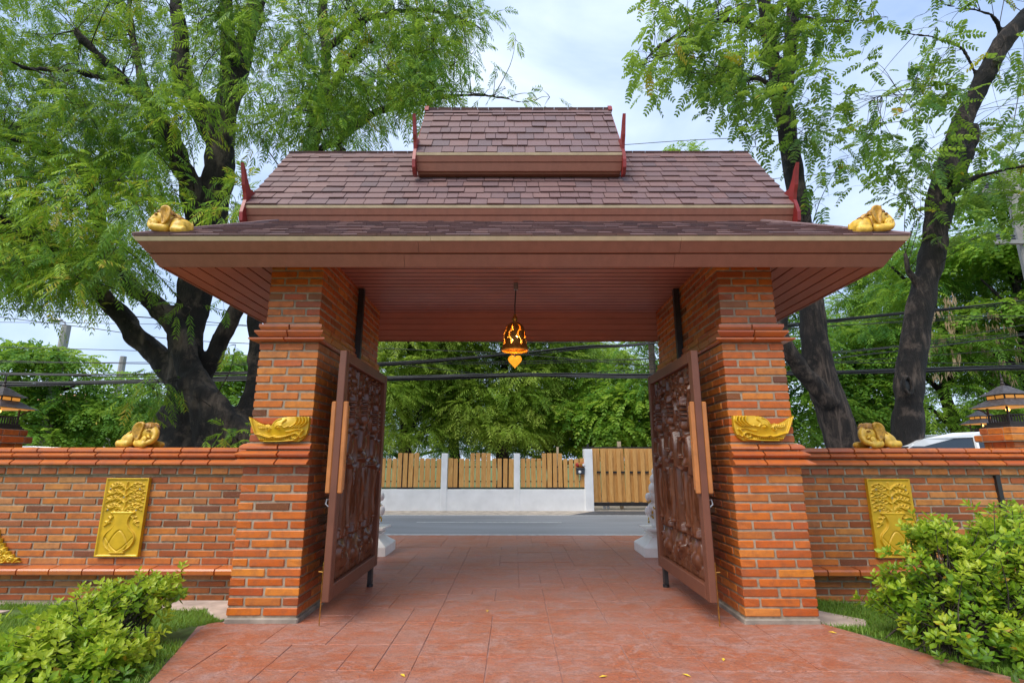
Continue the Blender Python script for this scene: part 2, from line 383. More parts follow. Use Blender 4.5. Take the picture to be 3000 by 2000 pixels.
# ------------------------------------------------------------------ ground, lawn, road, driveway
def quad_sheet(name, pts, z, mat, kind='structure'):
    o = obj(name, mesh(name, [(x, y, z) for x, y in pts], [tuple(range(len(pts)))]), MATS[mat]); o['kind'] = kind; return o
quad_sheet('ground', [(-600, -300), (600, -300), (600, 900), (-600, 900)], -.22, 'turf')
MB().box(-60, 60, 10.0, 13.52, -.2, -.004).build('road', MATS['asphalt'])['kind'] = 'structure'
MB().box(-60, 60, 13.52, 20.0, -.2, -.012).build('sandy_verge', MATS['sand'])['kind'] = 'structure'
rd = bpy.data.objects['road']
for k in range(9):
    x = -27+k*6.2; MB().box(x, x+3.2, 11.96, 12.02, -.004, .0).build('lane_dash', MATS['road_paint'], rd)
MB().box(-60, 60, 10.02, 10.09, -.004, .0).build('edge_line', MATS['road_paint'], rd)
MB().box(-60, 60, 13.40, 13.47, -.004, .0).build('edge_line', MATS['road_paint'], rd)
MB().add([(1.3, 13.50, -.006), (5.2, 13.50, -.006), (5.2, 14.62, -.006), (2.15, 14.62, -.006)], [(0, 1, 2, 3)]).build('gate_ramp', MATS['new_asphalt'])['kind'] = 'structure'
for sx in (-1, 1):
    MB().box(min(sx*2.6, sx*60), max(sx*2.6, sx*60), 6.3, 10.0, -.2, -.015).build('roadside_verge', MATS['soil'])['kind'] = 'structure'

LY = [-8, 0, 2.0, 3.0, 3.584, 3.873, 4.35, 4.707, 4.80]; LX = [-1.4, -1.5, -1.85, -2.15, -2.327, -2.423, -2.573, -2.695, -2.60]
RY = [-8, 0, 2.0, 3.0, 3.651, 3.927, 4.282, 4.625, 4.78]; RX = [8.5, 7.0, 4.8, 3.72, 3.154, 2.962, 2.803, 2.679, 2.55]
def xl(y): return float(np.interp(y, LY, LX)) if y <= 4.8 else (-1.93 if y < 7.0 else -3.4-(y-7)*.25)
def xr(y): return float(np.interp(y, RY, RX)) if y <= 4.8 else (1.93 if y < 7.0 else 3.4+(y-7)*.25)
ys = [-8, -4, 0, 1, 2, 2.5, 3, 3.25, 3.5, 3.75, 4, 4.25, 4.5, 4.7, 4.8, 4.801, 5.5, 6.999, 7.0, 8, 9, 9.99]
dv = []; df = []
for y in ys: dv += [(xl(y), y, -.0065), (xr(y), y, -.0065)]
for i in range(len(ys)-1): df.append((2*i, 2*i+1, 2*i+3, 2*i+2))
# a skirt gives the slab its thickness
nb = len(dv); dv += [(x, y, -.2) for x, y, z in dv]
for i in range(len(ys)-1): df += [(2*i, 2*i+2, nb+2*i+2, nb+2*i), (2*i+1, nb+2*i+1, nb+2*i+3, 2*i+3)]
drive = obj('driveway', mesh('driveway', dv, df), MATS['paving_joint']); drive['kind'] = 'structure'
def slab_piece(poly):
    cx = sum(p[0] for p in poly)/len(poly); cy = sum(p[1] for p in poly)/len(poly)
    q = [(p[0]-cx, p[1]-cy) for p in poly]; n = len(q); dz = RR.uniform(-.0012, .0012)
    ins = []
    for p in q:
        r = math.hypot(*p); k = max(0, (r-.0045)/r); ins.append((p[0]*k, p[1]*k))
    v = [(x, y, -.05) for x, y in q]+[(x, y, -.003) for x, y in q]+[(x, y, dz) for x, y in ins]
    f = [tuple(range(2*n, 3*n))]
    for a in (0, n): f += [(a+i, a+(i+1) % n, a+n+(i+1) % n, a+n+i) for i in range(n)]
    obj('paving_stone', mesh('paving_stone', v, f), MATS['stamped_paving'], drive, (cx, cy, 0))
MOD = .245; gx0, gy0, nx, ny = -3.43, 2.55, 34, 31
occ = [[False]*ny for _ in range(nx)]; tr = random.Random(5)
SZ = [(2, 2), (3, 2), (2, 1), (1, 1), (3, 3), (1, 2), (2, 3), (4, 2), (2, 2), (3, 2)]
for j in range(ny):
    for i in range(nx):
        if occ[i][j]: continue
        for w, h in tr.sample(SZ, len(SZ))+[(1, 1)]:
            if i+w <= nx and j+h <= ny and all(not occ[i+a][j+b] for a in range(w) for b in range(h)): break
        for a in range(w):
            for b in range(h): occ[i+a][j+b] = True
        x0, x1, y0, y1 = gx0+i*MOD+.003, gx0+(i+w)*MOD-.003, gy0+j*MOD+.003, gy0+(j+h)*MOD-.003
        y1 = min(y1, 9.97)
        for (ya, yb) in ([(y0, y1)] if not (y0 < 4.8 < y1) else [(y0, 4.795), (4.806, y1)]) if not (y0 < 7 < y1) else [(y0, 6.995), (7.005, y1)]:
            if yb-ya < .03: continue
            g = .008
            P = [(max(x0, xl(ya)+g), ya), (min(x1, xr(ya)-g), ya), (min(x1, xr(yb)-g), yb), (max(x0, xl(yb)+g), yb)]
            if P[1][0]-P[0][0] < .03 and P[2][0]-P[3][0] < .03: continue
            if P[1][0] <= P[0][0]: P = [P[0], P[2], P[3]]
            elif P[2][0] <= P[3][0]: P = [P[0], P[1], P[2]]
            slab_piece([(x+tr.uniform(-.003, .003), y+tr.uniform(-.003, .003)) for x, y in P])

def lawn_z(x, y):
    edge = (xl(min(y, 4.8))-x) if x < 0 else (x-xr(min(y, 4.8)))
    s = min(1, max(0, edge/1.2))*.06+min(1, max(0, (y-4.4)/1.4))*.06
    return -.006-s+.012*mnoise.noise((x*2.1, y*2.1, 0))
def lawn(side, X):
    ny_, nx_ = 40, 36; v = []; f = []
    for j in range(ny_+1):
        y = -6+(5.93+6)*(j/ny_)**.55
        a = xl(min(y, 4.8)) if side < 0 else xr(min(y, 4.8))
        for i in range(nx_+1):
            x = a+(X-a)*(i/nx_)**1.4; v.append((x, y, lawn_z(x, y)))
    for j in range(ny_):
        for i in range(nx_):
            k = j*(nx_+1)+i; f.append((k, k+1, k+nx_+2, k+nx_+1))
    o = obj('lawn', mesh('lawn', v, f, True), MATS['turf']); o['kind'] = 'structure'
lawn(-1, -14); lawn(1, 14)

# ------------------------------------------------------------------ brickwork
BR = {}
def brick_mesh(L, D, H, mat='brick'):
    L, D, H = round(L/.005)*.005, round(D/.005)*.005, round(H, 3); k = (L, D, H, mat)
    if k not in BR:
        BR[k] = []
        for s in range(4):
            m = MB().box(-L/2, L/2, -D/2, D/2, -H/2, H/2).mesh('brick', bevel=.005)
            for v in m.vertices: v.co += Vector((RR.uniform(-1, 1)*.0028, RR.uniform(-1, 1)*.0022, RR.uniform(-1, 1)*.0022))
            m.materials.append(MATS[mat]); BR[k].append(m)
    return RR.choice(BR[k])
JT = .021
class Bricks:
    """gathers (distance, centre, L along local x, depth, height, turned) and links the nearest ones as objects, the others as one part"""
    def __init__(s, parent, mat='brick'): s.p = parent; s.l = []; s.hid = []; s.m = mat
    def add(s, c, L, D, H, turned=False, hidden=False):
        if L < .025: return
        (s.hid if hidden else s.l).append(((Vector(c)-CAM).length, Vector(c), L, D, H, turned))
    def finish(s, limit=300):
        s.l.sort(key=lambda t: t[0]); rest = s.l[limit:]+s.hid
        for d, c, L, D, H, t in s.l[:limit]:
            c = c+Vector((0 if not t else RR.uniform(-.002, .002), 0 if t else RR.uniform(-.003, .002), RR.uniform(-.0015, .0015)))
            obj('brick', brick_mesh(L, D, H, s.m), MATS[s.m], s.p, c, (RR.uniform(-.006, .006), 0, (math.pi/2 if t else 0)+RR.uniform(-.006, .006)))
        if rest:
            mb = MB()
            for d, c, L, D, H, t in rest:
                a, b = (D, L) if t else (L, D)
                mb.box(c.x-a/2, c.x+a/2, c.y-b/2, c.y+b/2, c.z-H/2, c.z+H/2)
            mb.build('brick_infill', MATS[s.m], s.p, bevel=.004)['kind'] = 'stuff'

def run(a, b, L, off):
    """brick spans along a line from a to b with bond offset"""
    out = []; x = a; first = True
    while x < b-.02:
        w = off if (first and off > .02) else L-JT
        first = False
        e = min(b, x+w); 
        if b-e < .05: e = b
        out.append((x, e)); x = e+JT
    return out

def mould(parent, name, p0, p1, n, prof, m0, m1, step, mat='moulding'):
    """moulded bricks laid end to end from p0 to p1; m0, m1 = 1 where the end is mitred round a corner"""
    p0, p1, n = Vector(p0), Vector(p1), Vector(n); d = (p1-p0); L = d.length; d = d/L
    cuts = [0]; 
    while cuts[-1]+step*1.35 < L: cuts.append(cuts[-1]+step*RR.uniform(.9, 1.1))
    cuts.append(L); JG = JT*.35 if mat == 'moulding' else .0012
    for i in range(len(cuts)-1):
        a, b = cuts[i]+(JG if i else 0), cuts[i+1]-(JG if i < len(cuts)-2 else 0)
        ma, mb_ = (m0 if i == 0 else 0), (m1 if i == len(cuts)-2 else 0)
        sk = RR.uniform(-.15, .15)*(1 if 0 < i < len(cuts)-1 else 0)
        v = []; k = len(prof); j = RR.uniform(-.003, .003)
        for (s, m, sg) in ((a, ma, -1), (b, mb_, 1)):
            for o, z in prof:
                q = p0+d*(s+sg*m*o)+n*(o+(j if o > 0 else 0)); v.append((q.x, q.y, z))
        f = [tuple(range(k)), tuple(range(k, 2*k))[::-1]]+[(t, k+t, k+(t+1) % k, (t+1) % k) for t in range(k)]
        c = Vector(v[0]); mm = mesh(name, [(x-c.x, y-c.y, z-c.z) for x, y, z in v], f)
        obj(name, mm, MATS[mat], parent, c)

LOW = [[(-.04, 1.298), (.078, 1.300), (.088, 1.306), (.088, 1.318), (.035, 1.352), (-.04, 1.352)],
       [(-.04, 1.362), (.015, 1.362), (.040, 1.372), (.062, 1.388), (.062, 1.398), (.02, 1.424), (-.04, 1.424)],
       [(-.04, 1.436), (.020, 1.436), (.036, 1.446), (.034, 1.464), (.012, 1.484), (-.012, 1.491), (-.04, 1.491)]]
HIGH = [[(-.04, 2.436), (.060, 2.440), (.088, 2.452), (.088, 2.466), (.03, 2.480), (-.04, 2.480)],
        [(-.04, 2.490), (.020, 2.490), (.030, 2.500), (.055, 2.530), (.055, 2.545), (-.04, 2.550)],
        [(-.04, 2.562), (.015, 2.562), (.028, 2.585), (.028, 2.612), (-.04, 2.620)]]
YP, GAP, DEP = 4.769, 1.8977, 2.265
SECT = [(.05, 1.292, 0, 16), (1.497, 2.432, .020, 12), (2.628, 3.40, .044, 10)]
def pillar(side, w, label):
    t = thing('gate_pillar', label, 'pillar', (side*(GAP+w/2), YP+DEP/2, -.05)); B = Bricks(t); L, Db = .3, .13
    for (z0, z1, s, nc) in SECT+[(1.292, 1.497, .0, 3), (2.432, 2.628, .03, 3)]:
        xi, xo = GAP+s, GAP+w-s; yf, yb = YP+s, YP+DEP-s; ph = (z1-z0)/nc; H = ph-JT*.85
        band = nc == 3
        for k in range(nc):
            z = z0+ph*(k+.5); W = xo-xi
            def put(x, y, Lb, turned, hidden=False, D=Db): B.add((side*x, y, z), Lb, D, H, turned, hidden)
            if k % 2 == 0:
                if not band:
                    for a, b in ((xi, xi+(W-JT)/2), (xo-(W-JT)/2, xo)): put((a+b)/2, yf+Db/2, b-a, False)
                y_side = yf+Db+JT
            else:
                if not band: put((xi+xo)/2, yf+Db/2, W-2*(Db+JT), False)
                y_side = yf
            if band: y_side = yf+.02
            for a, b in run(y_side, yb, L+JT, L if k % 2 else 0):
                put(xi+Db/2, (a+b)/2, b-a, True); put(xo-Db/2, (a+b)/2, b-a, True, not (k % 2 and a == y_side))
            for a, b in run(xi+Db+JT, xo-Db-JT, L, 0): put((a+b)/2, yb-Db/2, b-a, False, True)
        MB().box(*sorted((side*(xi+.009), side*(xo-.009))), yf+.009, yb-.009, z0-(.0 if z0 > .1 else .1), z1).build('mortar_core', MATS['mortar'], t)
    for prof, s, inner in [(p, 0, False) for p in LOW]+[(p, .03, True) for p in HIGH]:
        xi, xo, yf, yb = side*(GAP+s), side*(GAP+w-s), YP+s, YP+DEP-s
        mould(t, 'moulded_brick', (xi, yf), (xo, yf), (0, -1), prof, 1 if inner else 0, 1, .27)
        mould(t, 'moulded_brick', (xo, yf), (xo, 5.88 if not inner else yb), (side, 0), prof, 1, 0, .3)
        if inner: mould(t, 'moulded_brick', (xi, yf), (xi, yb), (-side, 0), [(o*.45 if o > 0 else o, z) for o, z in prof], 1, 0, .3)
    B.finish(300)
    a, b = sorted((side*(GAP-.012), side*(GAP+w+.008)))
    MB().box(a, b, YP-.010, YP+DEP+.01, -.2, .040).build('footing', MATS['concrete'], t, bevel=.01)
    # black steel guide strip on the inner side, where the leaf closes
    MB().box(*sorted((side*(GAP+.035), side*(GAP-.03))), 5.93, 5.985, 1.0, 3.36).build('guide_strip', MATS['black_metal'], t)
    return t
pillar(-1, .604, 'brick gate pillar left of the driveway, beside the big tree')
pillar(1, .625, 'orange brick gate pillar right of the driveway')

WY = 5.90
COP = [[(-.05, 1.283), (.085, 1.285), (.098, 1.295), (.098, 1.312), (.05, 1.345), (-.05, 1.345)],
       [(-.05, 1.360), (.035, 1.360), (.055, 1.368), (.076, 1.385), (.076, 1.398), (.04, 1.416), (-.05, 1.416)],
       [(-.05, 1.424), (.035, 1.424), (.050, 1.436), (.048, 1.456), (.02, 1.476), (-.30, 1.478), (-.30, 1.424)]]
def wall(side, x_end, label):
    x0 = GAP+.61; t = thing('garden_wall', label, 'wall', (side*(x0+x_end)/2, WY+.17, -.12)); B = Bricks(t, 'brick_weathered'); D = .1
    for z0, nc, yo in ((-.11, 4, 0.0), (.245, 12, 0.0)):
        ph = .0767 if nc > 4 else .272/4; H = ph-JT*.8
        for k in range(nc):
            for a, b in run(x0+.004, x_end, .285+JT, [.285, .14][k % 2]):
                B.add((side*(a+b)/2, WY+yo+D/2, z0+ph*(k+.5)), b-a, D, H)
    for a, b in run(x0+.004, x_end, .19, .12): B.add((side*(a+b)/2, WY-.035+D/2, 1.222), b-a, D, .064)
    B.finish(300)
    MB().box(*sorted((side*x0, side*x_end)), WY+.009, WY+.34, -.2, 1.425).build('mortar_core', MATS['mortar'], t)
    MB().box(*sorted((side*x0, side*x_end)), WY-.026, WY+.008, 1.186, 1.283).build('mortar_band', MATS['mortar'], t)
    for p in COP: mould(t, 'coping_brick', (side*x0, WY), (side*x_end, WY), (0, -1), p, 0, 0, .31)
    shelf = [(-.02, .168), (.135, .168), (.148, .180), (.150, .215), (.140, .232), (-.02, .246)]
    mould(t, 'shelf_brick', (side*x0, WY), (side*x_end, WY), (0, -1), shelf, 0, 0, .34)
    MB().box(*sorted((side*x0, side*(x_end+.1))), WY-.10, WY+.4, -.25, -.105).build('footing', MATS['concrete'], t, bevel=.012)
    return t
wall(-1, 6.75, 'low brick garden wall left of the gate with tiled coping and ledge')
wr_ = wall(1, 6.75, 'low brick garden wall right of the gate with tiled coping and ledge')
MB().box(5.245, 5.29, WY-.03, WY+.01, -.1, 1.19).build('wall_conduit', MATS['black_metal'], wr_)

# flagstones at the foot of each pillar and wall
def flag(pts, label, z=.008):
    c = np.mean(pts, 0); n = len(pts)
    zt = lawn_z(c[0], c[1])+.022
    v = [(x-c[0], y-c[1], -.08) for x, y in pts]+[(x-c[0], y-c[1], zt-.008) for x, y in pts]+[((x-c[0])*.96, (y-c[1])*.96, zt) for x, y in pts]
    f = [tuple(range(2*n, 3*n))]+[(a+i, a+(i+1) % n, a+n+(i+1) % n, a+n+i) for a in (0, n) for i in range(n)]
    tag(obj('flagstone', mesh('flagstone', v, f), MATS['flagstone'], None, (c[0], c[1], 0)), label, 'paving stone', 'flagstones beside the pillars')
flag([(-2.56, 4.86), (-2.95, 5.30), (-3.05, 5.52), (-2.60, 5.60)], 'large rough flagstone against the base of the left gate pillar')
flag([(-3.09, 5.40), (-3.75, 5.55), (-3.8, 5.78), (-2.62, 5.78), (-2.62, 5.63), (-3.03, 5.56)], 'long pale flagstone at the foot of the left garden wall')
flag([(2.60, 4.84), (2.95, 4.80), (3.05, 5.0), (2.78, 5.3), (2.58, 5.25)], 'rough flagstone against the base of the right gate pillar')
flag([(-5.6, 5.2), (-5.0, 5.25), (-4.95, 5.45), (-5.5, 5.5)], 'reddish stepping stone in the lawn at the far left')

# ------------------------------------------------------------------ tiered roof over the gate
YC = 5.9
roof = thing('gate_roof', 'three-tiered brown shingle roof on brown boards spanning the gate pillars', 'roof', (0, YC, 3.045))
def sh_mesh(w, e):
    w = round(w/.01)*.01; k = ('sh', w, e)
    if k not in BR:
        ms = []
        for s in range(3):
            h = (.015, .025, .019)[s]; q = w/2-.003
            v = [(-q, 0, .004), (q, 0, .004), (q, 0, h), (-q, 0, h), (-q, e*1.25, -.004), (q, e*1.25, -.004), (q, e*1.25, .002), (-q, e*1.25, .002)]
            v = [(x, y+(RR.uniform(-.004, .004) if y == 0 else 0), z) for x, y, z in v]
            m = mesh('shingle', v, [(0, 1, 2, 3), (4, 7, 6, 5), (0, 4, 5, 1), (3, 2, 6, 7), (0, 3, 7, 4), (1, 5, 6, 2)]); m.materials.append(MATS['shingle']); ms.append(m)
        BR[k] = ms
    return RR.choice(BR[k])
def shingle_slope(y0, z0, y1, z1, L, rows, as_obj=99, flip=1, hip=0, mb=None):
    """slope from the eave (y0,z0) to the ridge (y1,z1); flip=-1 lays it on the far side"""
    ln = math.hypot(y1-y0, z1-z0); e = ln/rows; th = math.atan2(z1-z0, abs(y1-y0))
    for r in range(rows):
        t = r/rows; Lr = L-hip*t; x = -Lr; yy = y0+(y1-y0)*t; zz = z0+(z1-z0)*t
        first = True
        while x < Lr-.01:
            w = RR.choice((.12, .14, .16, .18, .20, .22))*(RR.uniform(.5, 1) if first else 1); first = False
            if Lr-(x+w) < .08: w = Lr-x
            w = min(w, Lr-x)
            cx = x+w/2
            if r < as_obj: obj('shingle', sh_mesh(w, e), MATS['shingle'], roof, (cx, yy, zz), (th, 0, 0))
            else:
                h = RR.choice((.015, .024, .019)); q = w/2-.002; dy, dz = math.cos(th)*flip, math.sin(th); ny_, nz_ = -math.sin(th)*flip, math.cos(th)
                P = lambda a, s, n: (cx+a, yy+s*dy+n*ny_, zz+s*dz+n*nz_)
                E_ = e*1.25; Lt = L-hip*(t+1.25/rows); u0, u1 = (max(-q, -Lt-cx), min(q, Lt-cx)) if hip else (-q, q)
                mb.add([P(-q, 0, .003), P(q, 0, .003), P(q, 0, h), P(-q, 0, h), P(u0, E_, -.004), P(u1, E_, -.004), P(u1, E_, .002), P(u0, E_, .002)],
                       [(0, 1, 2, 3), (4, 7, 6, 5), (0, 4, 5, 1), (3, 2, 6, 7), (0, 3, 7, 4), (1, 5, 6, 2)])
            x += w
stuff = MB()
T2 = (5.03, 3.99, 5.16, 2.94); T3 = (5.28, 4.765, 5.79, 1.20)     # eave Y, eave Z, ridge Z, half length
for (ye, ze, zr, L), rows in ((T2, 10), (T3, 7)):
    shingle_slope(ye, ze, YC, zr, L, rows, 5 if rows == 10 else 7, mb=stuff)
    shingle_slope(2*YC-ye, ze, YC, zr, L, rows, 0, -1, 0, stuff)
    # solid body under the shingles
    MB().prism([(ye+.02, ze-.03), (YC, zr-.035), (2*YC-ye-.02, ze-.03), (2*YC-ye-.1, ze-.2), (ye+.1, ze-.2)], 'x', -L+.03, L-.03).build('roof_body', MATS['brown_paint'], roof)
    n = int(2*L/.17)
    for i in range(n):
        a = -L+i*2*L/n; b = a+2*L/n*1.02
        h = .012+.006*(i % 2)
        MB().add([(a, YC-.075, zr-.075), (b, YC-.075, zr-.075), (b, YC, zr+h), (a, YC, zr+h), (a, YC+.075, zr-.075), (b, YC+.075, zr-.075), (b, YC, zr-.03), (a, YC, zr-.03)],
                 [(0, 1, 2, 3), (3, 2, 5, 4), (0, 3, 4, 7), (1, 6, 5, 2), (0, 7, 6, 1), (7, 4, 5, 6)]).build('ridge_cap', MATS['shingle'], roof)
EX, EY, EZ, SL = 3.445, 4.24, 3.278, .64
TY, TZ = 5.12, EZ+SL*(5.12-EY)
shingle_slope(EY, EZ, TY, TZ, EX, 9, 0, 1, TY-EY, stuff)
shingle_slope(2*YC-EY, EZ, 2*YC-TY, TZ, EX, 7, 0, -1, TY-EY, stuff)
# the two short hip ends
for sx in (-1, 1):
    n = 8
    for r in range(n):
        t = r/n; half = (YC-EY)*(1-t)+(YC-TY)*t; x = sx*(EX-(TY-EY)*t); z = EZ+(TZ-EZ)*t; y = YC-half; e = (TY-EY)/n*1.25
        while y < YC+half-.01:
            w = min(RR.choice((.2, .26, .3, .34)), YC+half-y); h = RR.choice((.014, .02))
            ht = (YC-EY)*(1-t-1.25/n)+(YC-TY)*(t+1.25/n); P = lambda yy, s, nn: (x-sx*s+sx*.54*nn, min(max(yy, YC-ht), YC+ht) if s > 0 else yy, z+SL*s+.84*nn)
            stuff.add([P(y, 0, .003), P(y+w-.004, 0, .003), P(y+w-.004, 0, h), P(y, 0, h), P(y, e, -.004), P(y+w-.004, e, -.004), P(y+w-.004, e, .002), P(y, e, .002)],
                      [(0, 1, 2, 3), (4, 7, 6, 5), (0, 4, 5, 1), (3, 2, 6, 7), (0, 3, 7, 4), (1, 5, 6, 2)])
            y += w
stuff.build('shingle_field', MATS['shingle'], roof)['kind'] = 'stuff'
a, b, c, d = EX-.02, TY-EY, EY+.02, 2*YC-EY-.02
e_ = (3.425-EZ)/SL; zb_ = 3.413
MB().add([(-a+e_, c+e_, zb_), (a-e_, c+e_, zb_), (a-e_, d-e_, zb_), (-a+e_, d-e_, zb_), (-a+b, TY, TZ-.012), (a-b, TY, TZ-.012), (a-b, 2*YC-TY, TZ-.012), (-a+b, 2*YC-TY, TZ-.012)],
         [(0, 1, 2, 3), (4, 7, 6, 5), (0, 4, 5, 1), (1, 5, 6, 2), (2, 6, 7, 3), (3, 7, 4, 0)]).build('roof_body', MATS['brown_paint'], roof)
for pa, pb, nn in (((-a, c), (a, c), (0, 1)), ((a, c), (a, d), (-1, 0)), ((a, d), (-a, d), (0, -1)), ((-a, d), (-a, c), (1, 0))):
    mould(roof, 'eave_board', pa, pb, nn, [(0, EZ-.010), (e_, 3.411), (e_, 3.395), (0, EZ-.026)], -1, -1, 20, 'brown_paint')
for sx in (-1, 1):
    for sy in (-1, 1):
        p0 = Vector((sx*EX, YC+sy*(YC-EY), EZ+.012)); p1 = Vector((sx*(EX-b), YC+sy*(YC-TY), TZ+.014))
        for k in range(5):
            q0, q1 = p0.lerp(p1, k/5), p0.lerp(p1, (k+1.15)/5)
            MB().tube([q0, q1], [.022, .020], 6).build('hip_cap', MATS['shingle'], roof)
# eaves: slanting two-step fascia and pale drip edge on all four sides
BX, BY0, BY1 = 3.268, 4.385, 2*YC-4.385
corners = [((-BX, BY0), (BX, BY0), (0, -1)), ((BX, BY0), (BX, BY1), (1, 0)), ((BX, BY1), (-BX, BY1), (0, 1)), ((-BX, BY1), (-BX, BY0), (-1, 0))]
for p0, p1, n in corners:
    big = 2.45
    mould(roof, 'fascia_board', p0, p1, n, [(-.02, 3.045), (0, 3.042), (.064, 3.138), (.050, 3.146), (-.02, 3.146)], 1, 1, big, 'brown_paint')
    mould(roof, 'fascia_board', p0, p1, n, [(-.02, 3.147), (.056, 3.147), (.074, 3.150), (.136, 3.232), (-.02, 3.232)], 1, 1, big, 'brown_paint')
    mould(roof, 'drip_edge', p0, p1, n, [(-.02, 3.2335), (.142, 3.2335), (.162, 3.268), (-.02, 3.268)], 1, 1, big, 'beige_edge')
for (ye, ze, zr, L), dz, dy in ((T2, .185, .07), (T3, .18, .06)):
    for sg in (-1, 1):
        yb = YC+sg*(YC-ye-dy); A, B_ = (-L+.03, yb), (L-.03, yb)
        z0 = ze-dz-.005
        mould(roof, 'fascia_board', A, B_, (0, sg), [(-.03, z0), (0, z0), (.034, z0+.085), (.022, z0+.09), (-.03, z0+.09)], .2, .2, 20, 'brown_paint')
        mould(roof, 'fascia_board', A, B_, (0, sg), [(-.03, z0+.091), (.024, z0+.091), (.038, z0+.094), (.062, z0+.158), (-.03, z0+.158)], .2, .2, 20, 'brown_paint')
        mould(roof, 'drip_edge', A, B_, (0, sg), [(-.03, z0+.160), (.068, z0+.160), (.078, z0+.187), (-.03, z0+.187)], .3, .3, 20, 'beige_edge')
# soffits: boards with open joints under a closed deck; ceiling gaps carry painted shade strips
ZC, IX, IY0, IY1 = 3.37, 2.47, 4.80, 7.0
nb_ = 18
for i in range(nb_):
    y0 = IY0+(IY1-IY0)*i/nb_; y1 = IY0+(IY1-IY0)*(i+1)/nb_
    MB().box(-IX, IX, y0+.0055, y1-.0055, ZC, ZC+.016).build('ceiling_board', MATS['brown_board'], roof, bevel=.002)
    if i: MB().box(-IX, IX, y0-.005, y0+.005, ZC-.0015, ZC+.014).build('gap_shade_strip', MATS['gap_shade'], roof)  # dark strip filling the gap, its shadow line put in as colour
MB().box(-IX, IX, IY0, IY1, ZC+.030, ZC+.045).build('ceiling_deck', MATS['brown_board'], roof)
def soffit(side):
    """side: 'f','b' along x; 'l','r' along y; sloping up from the fascia to the flat ceiling"""
    k = 5 if side in 'fb' else 8
    for i in range(k):
        v = []
        for t, lift in ((i/k, 0), ((i+1)/k, 0), (i/k, .016), ((i+1)/k, .016)):
            t += (.008 if side in 'lr' else .016) if t == i/k else (-.008 if side in 'lr' else -.016)
            hx, hy0, hy1, z = BX+(IX-BX)*t, BY0+(IY0-BY0)*t, BY1+(IY1-BY1)*t, 3.045+(ZC-3.045)*t+lift
            v += {'f': [(-hx, hy0, z), (hx, hy0, z)], 'b': [(-hx, hy1, z), (hx, hy1, z)], 'l': [(-hx, hy0, z), (-hx, hy1, z)], 'r': [(hx, hy0, z), (hx, hy1, z)]}[side]
        MB().add(v, [(0, 1, 3, 2), (4, 6, 7, 5), (0, 4, 5, 1), (2, 3, 7, 6), (0, 2, 6, 4), (1, 5, 7, 3)]).build('soffit_board', MATS['brown_board'], roof)
    v = []
    for t, lift in ((0, .017), (1, .017), (0, .035), (1, .035)):
        hx, hy0, hy1, z = BX+(IX-BX)*t, BY0+(IY0-BY0)*t, BY1+(IY1-BY1)*t, 3.045+(ZC-3.045)*t+lift
        v += {'f': [(-hx, hy0, z), (hx, hy0, z)], 'b': [(-hx, hy1, z), (hx, hy1, z)], 'l': [(-hx, hy0, z), (-hx, hy1, z)], 'r': [(hx, hy0, z), (hx, hy1, z)]}[side]
    MB().add(v, [(0, 1, 3, 2), (4, 6, 7, 5), (0, 4, 5, 1), (2, 3, 7, 6), (0, 2, 6, 4), (1, 5, 7, 3)]).build('soffit_deck', MATS['brown_board'], roof)
for s in 'fblr': soffit(s)
# red bargeboards with upswept horns
for (ye, ze, zr, L) in (T2, T3):
    for sx in (-1, 1):
        for sg in (-1, 1):
            E_ = lambda dy, dz: (YC+sg*(YC-ye)-sg*dy, ze+dz)
            sl = (zr-ze)/(YC-ye)
            poly = [E_(.10, -.24), E_(.02, -.25), E_(-.035, -.19), E_(-.05, -.10), E_(-.03, -.02), E_(-.005, .06), E_(-.03, .13), E_(-.07, .20), E_(-.10, .30), E_(-.14, .42), E_(-.075, .36), E_(-.03, .29), E_(.01, .25), E_(.05, .215), E_(.13, .13*sl+.05), E_(.17, .17*sl-.012),
                    (YC, zr-.03), (YC, zr-.14), E_(.16, .16*sl-.08), E_(.09, -.06)]
            x0 = sx*(L-.022); x1 = sx*(L+.014)
            MB().prism(poly, 'x', min(x0, x1), max(x0, x1)).build('bargeboard', MATS['red_paint'], roof)
    # slim finial at each end of the ridge
    for sx in ((-1, 1) if L < 2 else ()):
        MB().prism([(YC-.05, zr-.02), (YC-.02, zr+.05), (YC+.01, zr+.085), (YC+.05, zr-.02)], 'x', min(sx*(L-.03), sx*(L+.02)), max(sx*(L-.03), sx*(L+.02))).build('ridge_finial', MATS['red_paint'], roof)
